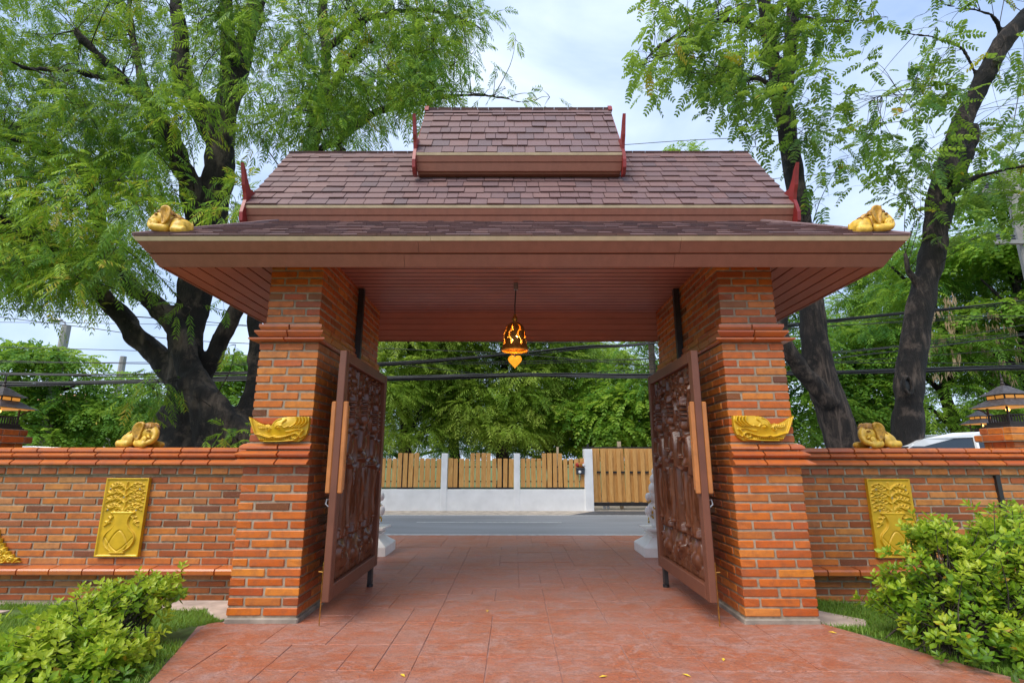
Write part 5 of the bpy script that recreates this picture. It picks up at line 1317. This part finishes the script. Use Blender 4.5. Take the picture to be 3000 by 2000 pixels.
# ---- the big tree left of the gate
TY0 = 8.4
tl = thing('big_tree', 'huge old tree with a thick knotted multi-stemmed trunk left of the gate', 'tree', (at(560, 1320, TY0).x, TY0, -.1))
LB = [limb_points([(560, 1480, 0), (555, 1330, 0), (550, 1200, 0), (545, 1090, 0), (548, 980, 0), (568, 860, 0), (590, 740, .1), (610, 640, .2), (640, 520, .2), (645, 420, .2), (655, 330, .1)], TY0, [250, 200, 140, 115, 112, 118, 120, 118, 110, 100, 86]),
      limb_points([(660, 1480, -.15), (640, 1330, -.2), (590, 1180, -.3), (548, 1060, -.3), (515, 960, -.3), (480, 920, -.2), (430, 873, -.1), (384, 835, 0), (345, 780, .1), (308, 717, .1), (285, 610, 0), (250, 520, -.2)], TY0, [150, 130, 92, 80, 76, 70, 62, 56, 50, 46, 40, 32]),
      limb_points([(530, 1120, .1), (470, 1050, .1), (402, 989, 0), (345, 910, -.1), (268, 846, -.3), (180, 775, -.6), (90, 700, -.9), (0, 640, -1.2)], TY0, [110, 82, 74, 66, 56, 46, 38, 30]),
      limb_points([(575, 1110, .1), (618, 1055, .1), (642, 1005, .1), (664, 955, .1), (698, 905, .2), (735, 830, .3), (800, 700, .4), (880, 540, .5), (915, 420, .5), (935, 300, .5), (955, 180, .5), (945, 40, .5), (960, -120, .5)], TY0, [90, 66, 56, 52, 50, 50, 50, 50, 48, 44, 40, 34, 28]),
      limb_points([(560, 1110, -.3), (620, 1180, -.35), (680, 1270, -.35), (720, 1330, -.3), (730, 1480, -.2)], TY0, [105, 95, 120, 130, 150]),
      limb_points([(690, 1275, -.2), (722, 1195, -.1), (744, 1110, 0), (748, 1000, .1), (752, 900, .2), (765, 760, .3), (790, 600, .3), (1010, 440, .4)], TY0, [100, 58, 46, 44, 44, 42, 40, 32]),
      limb_points([(440, 1480, -.1), (445, 1330, -.1), (470, 1255, -.1), (520, 1200, 0), (550, 1130, 0)], TY0, [110, 95, 85, 85, 80]),
      limb_points([(600, 690, .1), (576, 640, 0), (552, 540, -.2), (504, 424, -.4), (446, 321, -.6), (366, 237, -.9), (312, 187, -1.1), (220, 90, -1.4)], TY0, [100, 86, 80, 70, 60, 50, 42, 32]),
      limb_points([(645, 420, .2), (600, 345, 0), (560, 285, -.2), (536, 240, -.3), (527, 90, -.5), (513, 0, -.6), (500, -120, -.7)], TY0, [100, 92, 80, 70, 58, 50, 44]),
      limb_points([(655, 330, .1), (668, 220, .1), (665, 134, .1), (662, 20, .1), (660, -100, .1)], TY0, [70, 56, 50, 44, 40]),
      limb_points([(660, 320, .1), (690, 230, .2), (706, 178, .3), (732, 67, .4), (765, -40, .5), (790, -150, .6)], TY0, [84, 76, 70, 66, 60, 50]),
      limb_points([(928, 312, .5), (1000, 210, .3), (1060, 130, 0), (1090, 120, -.2)], TY0, [34, 30, 26, 18]),
      limb_points([(900, 470, .5), (1000, 400, .3), (1100, 330, 0), (1230, 300, -.3), (1380, 280, -.5), (1560, 300, -.6)], TY0, [34, 30, 24, 18, 12, 6]),
      limb_points([(366, 237, -.9), (240, 215, -1.3), (90, 200, -1.8), (-60, 150, -2.1), (-220, 120, -2.3)], TY0, [34, 28, 22, 16, 8]),
      limb_points([(250, 520, -.2), (130, 440, -.8), (-20, 390, -1.2), (-200, 350, -1.5)], TY0, [30, 22, 16, 8]), limb_points([(446, 321, -.6), (400, 170, -.3), (380, 30, 0), (370, -150, .2)], TY0, [34, 28, 22, 14]),
      limb_points([(955, 140, .5), (1080, 60, .3), (1220, 30, .1), (1360, 60, 0), (1440, 110, 0)], TY0, [26, 22, 16, 12, 6])]
trunk_mesh(LB, 'bark_mottled', 'trunk', tl)
rg = np.random.default_rng(21)
def blocked(u, v, gaps): return any(((u-a)/c)**2+((v-b)/d)**2 < 1 for a, b, c, d in gaps)
G1 = [(790, 190, 75, 110), (620, 190, 40, 80), (880, 330, 40, 70)]
polysL = [([(-250, -260), (560, -260), (700, 100), (560, 300), (520, 480), (330, 480), (-250, 420)], 190),
          ([(-250, 330), (420, 330), (520, 560), (420, 700), (380, 800), (200, 830), (-250, 760)], 165),
          ([(560, -260), (1250, -260), (1330, 60), (1250, 250), (1150, 320), (950, 320), (820, 420), (700, 420), (600, 300), (640, 60)], 118),
          ([(1180, -200), (1400, -60), (1400, 100), (1330, 190), (1220, 250), (1150, 60)], 22),
          ([(900, 230), (1230, 240), (1330, 300), (1230, 330), (1060, 330), (960, 420), (880, 430)], 26),
          ([(-250, 620), (160, 720), (420, 760), (470, 870), (330, 850), (180, 880), (60, 800), (-250, 820)], 26),
          ([(350, 1120), (520, 1110), (500, 1200), (380, 1190)], 5), ([(620, 1270), (720, 1260), (720, 1330), (610, 1330)], 4), ([(700, 560), (760, 520), (740, 660), (640, 690)], 5)]
cl = []
for poly, cnt in polysL:
    low = poly[0][1] > 1000
    for c in scatter_px([(poly, cnt)], cnt, (7.0, 8.3) if low else (6.3, 10.2), rg, (.22, .32) if low else (.34, .56)): cl.append(c)
# loose sprays on the sky side
for u, v in ((1400, 60), (1450, 40), (1510, 120), (1380, 160), (1460, 200), (1330, 230), (1480, 260), (1420, 275), (1560, 275), (1610, 285), (1530, 300), (1340, 300), (30, 830), (60, 790), (120, 905), (140, 930), (240, 905), (290, 900), (450, 835), (560, 905), (20, 760), (660, 880), (690, 1010), (500, 920)):
    p = at(u, v, rg.uniform(7.2, 8.2)); cl.append((p.x, p.y, p.z, .17))
cl = [c for c in cl if True]
cluster_crown('crown', tl, 'leaf_feathery', cl, LB, rg, 32, dict(pairs=8, ll=.105, lw=.0105, droop=.45, ang=.85, hang=.35, rachis=.0025), (.20, .36), tmat='bark_dark', twig_r=.010, down=.35,
              tint_of=lambda c, r: float(np.clip(r.normal(.40, .24)+(.10 if c[2] < 6 else -.08), .02, .88)))

# ---- two trees right of the gate
ta = thing('roadside_tree', 'dark straight tree trunk forking above the roof, first right of the gate', 'tree', (at(2470, 1320, 8.6).x, 8.6, -.1))
LA = [limb_points([(2520, 1500, 0), (2480, 1330, 0), (2440, 1200, 0), (2400, 1080, 0), (2385, 980, 0), (2372, 860, 0), (2355, 720, 0), (2340, 600, 0), (2320, 480, 0), (2300, 350, 0), (2285, 280, 0), (2275, 180, 0)], 8.6, [125, 112, 108, 98, 86, 78, 74, 70, 68, 66, 70, 56]),
      limb_points([(2285, 290, 0), (2268, 200, -.1), (2250, 100, -.2), (2240, 0, -.3), (2225, -150, -.4)], 8.6, [60, 52, 48, 46, 40]),
      limb_points([(2285, 300, 0), (2310, 200, .1), (2318, 100, .2), (2322, 0, .3), (2330, -150, .4)], 8.6, [58, 54, 54, 50, 44]),
      limb_points([(2430, 1180, -.1), (2380, 1120, -.2), (2340, 1070, -.25), (2308, 1020, -.3), (2290, 960, -.3), (2280, 850, -.3)], 8.6, [75, 60, 52, 46, 42, 36]),
      limb_points([(2255, 110, -.1), (2160, 60, -.4), (2050, 70, -.8), (1940, 130, -1.1), (1880, 190, -1.3)], 8.6, [26, 22, 16, 12, 6]),
      limb_points([(2300, 290, 0), (2220, 230, -.3), (2120, 250, -.6), (2000, 180, -.9)], 8.6, [22, 18, 12, 6]),
      limb_points([(2320, 40, 0), (2400, 60, -.2), (2500, 60, -.4), (2580, 50, -.5)], 8.6, [20, 16, 12, 6])]
trunk_mesh(LA, 'bark_dark', 'trunk', ta, .026, .026)
tb = thing('leaning_tree', 'dark tree trunk with a hollow knot leaning out of frame at upper right', 'tree', (at(2650, 1320, 8.2).x, 8.2, -.1))
LT = [limb_points([(2630, 1500, 0), (2655, 1330, 0), (2660, 1220, 0), (2665, 1100, 0), (2680, 1000, 0), (2700, 880, 0), (2725, 760, 0), (2745, 660, 0), (2758, 560, 0), (2790, 440, 0), (2830, 330, 0), (2890, 210, -.1), (2950, 110, -.2), (3040, 10, -.3), (3140, -90, -.4)], 8.2, [140, 108, 100, 96, 96, 92, 90, 90, 100, 84, 80, 76, 84, 80, 70]),
      limb_points([(2790, 560, 0), (2825, 470, .1), (2845, 420, .2), (2855, 365, .3)], 8.2, [60, 50, 40, 34]),
      limb_points([(2800, 560, 0), (2850, 520, -.1), (2930, 500, -.3), (3050, 470, -.5)], 8.2, [30, 24, 18, 10]),
      limb_points([(2840, 320, 0), (2780, 250, -.2), (2650, 265, -.5), (2560, 285, -.7)], 8.2, [16, 12, 8, 4]),
      limb_points([(2870, 240, 0), (2800, 130, -.2), (2680, 100, -.4), (2530, 60, -.6)], 8.2, [14, 12, 8, 4]),
      limb_points([(2940, 120, 0), (2900, 40, -.3), (2800, 20, -.5), (2720, -10, -.6)], 8.2, [22, 16, 10, 6]),
      limb_points([(2700, 860, 0), (2660, 790, -.1), (2650, 740, -.1)], 8.2, [30, 22, 14])]
trunk_mesh(LT, 'bark_dark', 'trunk', tb, .026, .030)
# ring of bark round the hollow in the leaning trunk
q = at(2652, 1128, 7.94)
MB().tube([(q.x+.085*math.cos(a), q.y-.05+.03*math.cos(a), q.z+.13*math.sin(a)) for a in [2*math.pi*i/18 for i in range(19)]], .028, 7, False).build('knot_rim', MATS['bark_dark'], tb, smooth=True)
MB().ball((q.x, q.y+.0, q.z), (.075, .03, .115), 14, 8).build('hollow', MATS['rubber'], tb)
rg = np.random.default_rng(33)
ca = scatter_px([([(1960, -250), (2560, -250), (2560, 40), (2400, 110), (2330, 140), (2180, 180), (2080, 200), (1930, 170), (1900, 60)], 100),
                 ([(1880, 120), (2060, 130), (2120, 260), (2000, 220), (1900, 270)], 16),
                 ([(2050, 180), (2240, 150), (2260, 420), (2180, 430), (2090, 300)], 26), ([(2320, 130), (2420, 190), (2400, 420), (2340, 460)], 14), ([(2330, -50), (2500, 0), (2480, 120), (2340, 170)], 10), ([(1960, 40), (2250, 40), (2200, 330), (2080, 300)], 14),
                 ([(2330, 420), (2480, 380), (2560, 470), (2440, 560), (2360, 620)], 10)], 0, (6.6, 9.6), rg, (.22, .40))
for u, v in ((1870, 145), (1890, 215), (1930, 260), (1900, 180), (2020, 270), (1960, 230), (2550, 60), (2600, 50), (2540, 90), (2330, 240), (2200, 430)):
    p = at(u, v, rg.uniform(7.0, 8.0)); ca.append((p.x, p.y, p.z, .16))
PK = dict(pairs=8, ll=.088, lw=.017, droop=.35, shape='oval', ang=1.15, hang=.15, rachis=.003)
cluster_crown('crown', ta, 'leaf_pinnate', ca, LA, rg, 17, PK, (.24, .38), tmat='bark_dark', twig_r=.007, down=.30)
cb = scatter_px([([(2700, -200), (2980, -200), (2900, 60), (2820, 130), (2760, 200), (2700, 110)], 26), ([(2640, 180), (2850, 160), (2800, 310), (2690, 320)], 16),
                 ([(2420, 270), (2580, 240), (2560, 330), (2440, 400)], 6), ([(2500, 300), (2760, 290), (2760, 460), (2600, 500), (2520, 430)], 24), ([(2880, 150), (3060, 90), (3060, 330), (2900, 360)], 16),
                 ([(2820, 380), (3050, 330), (3050, 640), (2900, 650), (2830, 560)], 34), ([(2520, 520), (2700, 470), (2740, 600), (2640, 640), (2560, 600)], 14), ([(2660, 620), (2880, 560), (2900, 720), (2720, 740)], 12)], 0, (6.8, 9.0), rg, (.18, .32))
for u, v in ((2540, 170), (2560, 190), (2790, 300), (2800, 340), (2770, 400), (2760, 480), (2480, 310), (2460, 350)):
    p = at(u, v, rg.uniform(7.4, 7.9)); cb.append((p.x, p.y, p.z, .14))
cluster_crown('crown', tb, 'leaf_pinnate', cb, LT, rg, 15, PK, (.24, .38), tmat='bark_dark', twig_r=.006, down=.30)

# ---- trees across the road
def far_tree(name, label, u, Y, top_v, hw, mat, per, n_cl, rng, tint, low_v=1300, droop=.42, Lr=(.36, .68), ll=.17, lw=.021, rad=(.6, 1.1), trunk_r=.22, pairs=7, bark='bark_dark', skew=0, hollow=.25, dY=1.6, group='trees across the road', yf=1.0):
    b0 = at(u, 1345, Y); zt = at(u, top_v, Y).z; zl = at(u, low_v, Y).z; H = zt-zl
    t = thing(name, label, 'tree', (b0.x, Y, -.1), group)
    P = [(b0.x+skew*k/6+.12*math.sin(k*1.7), Y+.1*math.cos(k*2.1), -.2+(zt*.82+.2)*k/6) for k in range(7)]; R = [trunk_r*(1.15-.8*k/6) for k in range(7)]
    limbs = [(P, R)]
    for k in range(6):
        a = rng.uniform(0, 6.28); s = P[2+k % 4]; e = (s[0]+hw*.75*math.cos(a), s[1]+hw*.5*math.sin(a), s[2]+H*rng.uniform(.12, .35)); m = tuple((s[i]+e[i])/2+(.15*H*.2 if i == 2 else 0) for i in range(3))
        limbs.append(([s, m, e], [trunk_r*.45, trunk_r*.3, trunk_r*.1]))
    mb = MB()
    for p_, r_ in limbs: mb.tube(p_, r_, 7)
    obj('trunk', mb.mesh('trunk', True), MATS[bark], t, (0, 0, 0))
    cl_ = []
    for k in range(n_cl):
        th = rng.uniform(math.pi*.94, math.pi*2.06); q = rng.uniform(0, 1); zz = zl+H*q; w = hw*(math.sin(math.pi*min(.98, .16+.80*q)))**.6; r_ = math.sqrt(rng.uniform(hollow, 1))
        cl_.append((b0.x+skew*q+w*r_*math.cos(th), Y+min(dY, w)*r_*math.sin(th)*yf, zz, rng.uniform(*rad)))
    V = []; T = []
    for c in cl_:
        c = np.array(c); r_ = c[3]; n = int(per*(r_)**2*(1.0 if pairs > 5 else 1.35)); k = unit(rng.normal(0, 1, (n, 3)))*(rng.uniform(.25, 1, n)**.5)[:, None]*r_*np.array([1.1, 1.0, .7]); k[:, 2] = np.abs(k[:, 2])*.8-.1*r_
        D = unit(k)*.8+rng.normal(0, .35, (n, 3))+np.array([0, 0, -.25]); base = np.clip(rng.normal(*tint), .03, .95)
        v, tt = fronds(c[:3]+k, D, rng.uniform(*Lr, n), pairs, ll, lw, droop, rng, tint=np.clip(base+rng.normal(0, .12, n), 0, 1), tv=.06, hang=.22); V.append(v); T.append(tt)
    obj('crown', fast_mesh('crown', np.concatenate(V), 4, np.concatenate(T)), MATS[mat], t, (0, 0, 0)); return t
rg = np.random.default_rng(55)
mid = dict(per=92, rng=rg)
far_tree('feathery_tree', 'pale green feathery tree behind the fence, seen left in the gateway', 1190, 18.2, 900, 2.2, 'leaf_far', n_cl=50, tint=(.74, .15), **mid)
far_tree('feathery_tree', 'dark hollow-crowned tree behind the fence between two pale feathery trees', 1330, 20.5, 880, 2.4, 'leaf_wood', n_cl=50, tint=(.34, .16), low_v=1310, **mid)
far_tree('feathery_tree', 'tall pale green drooping tree behind the fence at the middle of the gateway', 1470, 18.6, 880, 2.4, 'leaf_far', n_cl=58, tint=(.74, .16), low_v=1285, trunk_r=.26, **mid)
far_tree('feathery_tree', 'olive green feathery tree behind the fence right of the bell lamp', 1610, 19.6, 930, 2.0, 'leaf_far', n_cl=42, tint=(.62, .15), **mid)
far_tree('feathery_tree', 'soft hazy green tree far behind the sliding gate post', 1720, 23.0, 1010, 2.7, 'leaf_far', n_cl=42, tint=(.58, .12), **mid)
far_tree('leafy_tree', 'bright green leafy tree behind the sliding gate', 1850, 18.4, 1095, 2.3, 'leaf_wood', n_cl=42, tint=(.70, .14), ll=.15, lw=.042, pairs=5, low_v=1310, **mid)
far_tree('leafy_tree', 'dark thin-leaved tree beside the slim pole right in the gateway', 1950, 17.6, 985, 1.3, 'leaf_wood', n_cl=10, tint=(.30, .12), low_v=1180, **mid)
far_tree('feathery_tree', 'deep green undergrowth tree low behind the fence slats', 1640, 25.0, 1150, 4.6, 'leaf_wood', n_cl=43, tint=(.20, .12), low_v=1335, **mid)
far_tree('feathery_tree', 'deep green tree hidden low behind the left fence bay', 1180, 26.0, 1100, 4.6, 'leaf_wood', n_cl=43, tint=(.20, .12), low_v=1335, **mid)
# right of the gate, above the wall
rt = dict(per=84, rng=rg, group='wood right of the gate')
far_tree('leafy_tree', 'bright leafy tree between the pillar and the first dark trunk', 2300, 17.5, 880, 1.5, 'leaf_wood', n_cl=24, tint=(.40, .18), ll=.14, lw=.040, pairs=5, **rt)
far_tree('leafy_tree', 'dense green tree directly between the two dark right trunks', 2520, 18.5, 985, 1.7, 'leaf_wood', n_cl=30, tint=(.36, .16), ll=.14, lw=.040, pairs=5, low_v=1320, **rt)
far_tree('feathery_tree', 'tall light green tree high between the two dark right trunks', 2560, 21.5, 770, 2.6, 'leaf_wood', n_cl=36, tint=(.66, .15), low_v=1040, **rt)
far_tree('podded_tree', 'green tree hung with dry brown pods right of the leaning trunk', 2820, 17.0, 720, 2.3, 'leaf_wood', n_cl=48, tint=(.42, .18), **rt)
far_tree('feathery_tree', 'dark green tree behind the pavilion lanterns at the right edge', 2990, 18.5, 700, 2.6, 'leaf_wood', n_cl=43, tint=(.34, .16), **rt)
far_tree('leafy_tree', 'bright broad-leaved tree at the upper right behind the utility pole', 3080, 15.5, 560, 1.9, 'leaf_wood', n_cl=26, tint=(.72, .14), ll=.16, lw=.055, pairs=4, low_v=950, **rt)
far_tree('feathery_tree', 'shadowy dense tree at the back of the wood right of the gate', 2700, 25.0, 840, 5.6, 'leaf_wood', n_cl=79, tint=(.25, .13), low_v=1335, **rt)
far_tree('feathery_tree', 'pale leafy top of a tree seen over the roof right of the upper tier', 2060, 16.5, 480, 1.5, 'leaf_wood', n_cl=12, tint=(.6, .15), low_v=660, **rt)
# dry pods on the podded tree
pb = []
for k in range(60):
    p = at(rg.uniform(2700, 2990), rg.uniform(860, 1100), rg.uniform(14.9, 15.4))
    for j in range(6): a = np.array([p.x, p.y, p.z])+rg.normal(0, .05, 3); pb.append(np.stack([a, a+[.02, 0, -.1], a+[rg.normal(0, .04), 0, -.26], a+[-.02, 0, -.1]]))
pt = [o for o in C.objects if o.name.startswith('podded_tree')][0]
obj('dry_pods', fast_mesh('dry_pods', np.concatenate(pb), 4, rg.uniform(0, 1, len(pb)*4)), MATS['leaf_pod'], pt, (0, 0, 0))['kind'] = 'stuff'
lt_ = dict(per=80, rng=rg, group='trees left of the gate', ll=.15, lw=.042, pairs=5)
far_tree('leafy_tree', 'broad leafy green tree behind the wall at the far left', 90, 19.5, 1050, 2.6, 'leaf_wood', n_cl=39, tint=(.60, .16), low_v=1310, **lt_)
far_tree('leafy_tree', 'green tree behind the wall right of the street light pole', 330, 21.0, 1110, 2.6, 'leaf_wood', n_cl=26, tint=(.48, .16), low_v=1310, **lt_)
far_tree('leafy_tree', 'green tree showing between the big trunk and the left pillar', 700, 19.0, 1070, 1.6, 'leaf_wood', n_cl=19, tint=(.62, .15), low_v=1310, **lt_)
far_tree('leafy_tree', 'low bluish green tree far behind the left wall', 440, 30.0, 1190, 4.2, 'leaf_wood', n_cl=32, tint=(.35, .14), low_v=1320, **lt_)
far_tree('leafy_tree', 'dim green tree line far behind the left wall', -120, 28.0, 1120, 5.2, 'leaf_wood', n_cl=36, tint=(.36, .14), low_v=1320, **lt_)

# ---- garden shrubs in front of the walls
def shrub(name, label, blobs, base, n, rng, LL, tint):
    t = thing(name, label, 'shrub', (base[0], base[1], 0))
    mb = MB(); V = []; T = []
    for (c, r, k) in blobs:
        c = np.array(c)
        for j in range(int(n*k)):
            d = unit(rng.normal(0, 1, 3)); d[2] = abs(d[2])*1.0-.25; d = unit(d); e = c+d*np.array(r)*(rng.uniform(.45, 1.05) if rng.random() > .12 else rng.uniform(1.05, 1.35))
            s = np.array(base)+rng.normal(0, .12, 3)*[1.4, 1, 0]; s[2] = .0
            if j % 2 == 0: twig(mb, s, e, .007, rng, 4, .0)
            m = rng.integers(8, 13); ax = unit(d*.6+np.array([0, 0, .8])+rng.normal(0, .35, 3)); a0 = rng.uniform(0, 6.28)
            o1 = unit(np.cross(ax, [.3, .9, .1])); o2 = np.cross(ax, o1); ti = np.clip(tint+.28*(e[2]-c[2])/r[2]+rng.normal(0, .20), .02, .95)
            stem0 = e-ax*.06
            for q in range(m):
                a = a0+q*2.4; hgt = q/m; dd = unit(o1*math.cos(a)+o2*math.sin(a)+ax*(.15+1.1*hgt)+np.array([0, 0, .05])); L = LL*rng.uniform(.6, 1.3)*(1.05-.45*hgt); w = L*.25
                p = stem0+ax*.07*hgt; sd = unit(np.cross(dd, ax+rng.normal(0, .2, 3))); nn = np.cross(sd, dd)
                A, B_, C_ = p+dd*L*.12, p+dd*L*.62-nn*L*.05, p+dd*L-nn*L*.02; fold = nn*w*.28
                V += [np.stack([A, A+dd*L*.22+sd*w*.72+fold, B_+sd*w+fold, B_]), np.stack([B_, B_+sd*w+fold, C_, C_]), np.stack([A, B_, B_-sd*w+fold, A+dd*L*.22-sd*w*.72+fold]), np.stack([B_, C_, C_, B_-sd*w+fold])]
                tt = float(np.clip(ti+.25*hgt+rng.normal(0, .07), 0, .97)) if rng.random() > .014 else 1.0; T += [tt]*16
    # folded leaves: triangles kept as quads with a doubled tip nudged apart
    V = np.array(V); V[1::4, 3] += 1e-4; V[3::4, 2] += 1e-4
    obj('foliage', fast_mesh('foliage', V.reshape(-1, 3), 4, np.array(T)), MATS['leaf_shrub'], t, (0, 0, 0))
    obj('stems', mb.mesh('stems', True), MATS['bark_plain'], t, (0, 0, 0)); return t
rg = np.random.default_rng(77)
def gp(u, v, Y): p = at(u, v, Y); return (p.x, p.y, p.z)
shrub('garden_shrub', 'bright yellow-green leafy shrub in the left foreground lawn', [(gp(300, 1800, 4.15), (.36, .30, .22), 1.0), (gp(420, 1745, 4.3), (.26, .24, .20), .8), (gp(150, 1900, 3.75), (.40, .34, .22), 1.2), (gp(20, 1960, 3.5), (.40, .34, .22), 1.0), (gp(320, 1930, 3.7), (.24, .28, .20), .8)], (gp(250, 1900, 4.0)[0], 3.95, 0), 130, rg, .070, .64)
shrub('garden_shrub', 'large glossy green shrub on the right lawn covering part of the wall', [(gp(2790, 1700, 4.35), (.40, .34, .36), 1.5), (gp(2960, 1640, 4.3), (.38, .34, .36), 1.4), (gp(2660, 1760, 4.45), (.28, .26, .20), .7), (gp(2730, 1580, 4.5), (.17, .18, .22), .5), (gp(2960, 1560, 4.5), (.22, .2, .2), .6), (gp(2880, 1860, 4.0), (.42, .34, .28), 1.1), (gp(3080, 1760, 4.0), (.4, .34, .4), .9)], (gp(2860, 1900, 4.2)[0], 4.2, 0), 130, rg, .074, .50)

# ---- grass of the two lawns
def grass(side, label, n, xr_, yr_):
    rng = np.random.default_rng(5+side); X = rng.uniform(*xr_, n); Y = rng.uniform(*yr_, n); keep = []
    for x, y in zip(X, Y):
        e = (xl(min(y, 4.8))-x) if side < 0 else (x-xr(min(y, 4.8)))
        fl = (-3.9 < x < -2.5 and y > 5.38+.35*max(0, -2.9-x)*.3) or (-3.0 < x and x < 0 and y > 4.86-(x+2.56)*1.1-.02 and y > 4.86) or (0 < x < 3.0 and 4.8 < y < 5.3 and x-2.58 < .42-(y-4.8)*.5) or (-5.6 < x < -4.97 and 5.2 < y < 5.48)
        keep.append(not fl and e > .0+.03*mnoise.noise((x*6, y*6, 2)) and (mnoise.noise((x*1.3, y*1.3, 4)) > -.42))
    X, Y = X[keep], Y[keep]; n = len(X); Z = np.array([lawn_z(x, y) for x, y in zip(X, Y)])
    a = rng.uniform(0, 6.28, n); h = rng.uniform(.022, .055, n); lean = rng.uniform(.2, 1.1, n)*h; w = rng.uniform(.0022, .0042, n)
    O = np.stack([X, Y, Z-.004], 1); s = np.stack([-np.sin(a), np.cos(a), 0*a], 1)*w[:, None]; d = np.stack([np.cos(a)*lean, np.sin(a)*lean, h], 1)
    m = O+d*np.array([.4, .4, .6]); V = np.stack([O-s, O+s, m+s*.8, m-s*.8, m-s*.8, m+s*.8, O+d+s*.1, O+d-s*.1], 1).reshape(-1, 3)
    t = np.repeat(np.clip(rng.normal(.5, .22, n), 0, 1), 8)
    o = obj('grass', fast_mesh('grass', V, 4, t), MATS['leaf_grass'], None, (0, 0, 0)); tag(o, label, 'grass', kind='stuff')
grass(-1, 'short green grass on the lawn left of the driveway', 52000, (-5.9, -2.2), (2.9, 5.85))
grass(1, 'short green grass on the lawn right of the driveway', 46000, (2.4, 5.8), (3.2, 5.85))
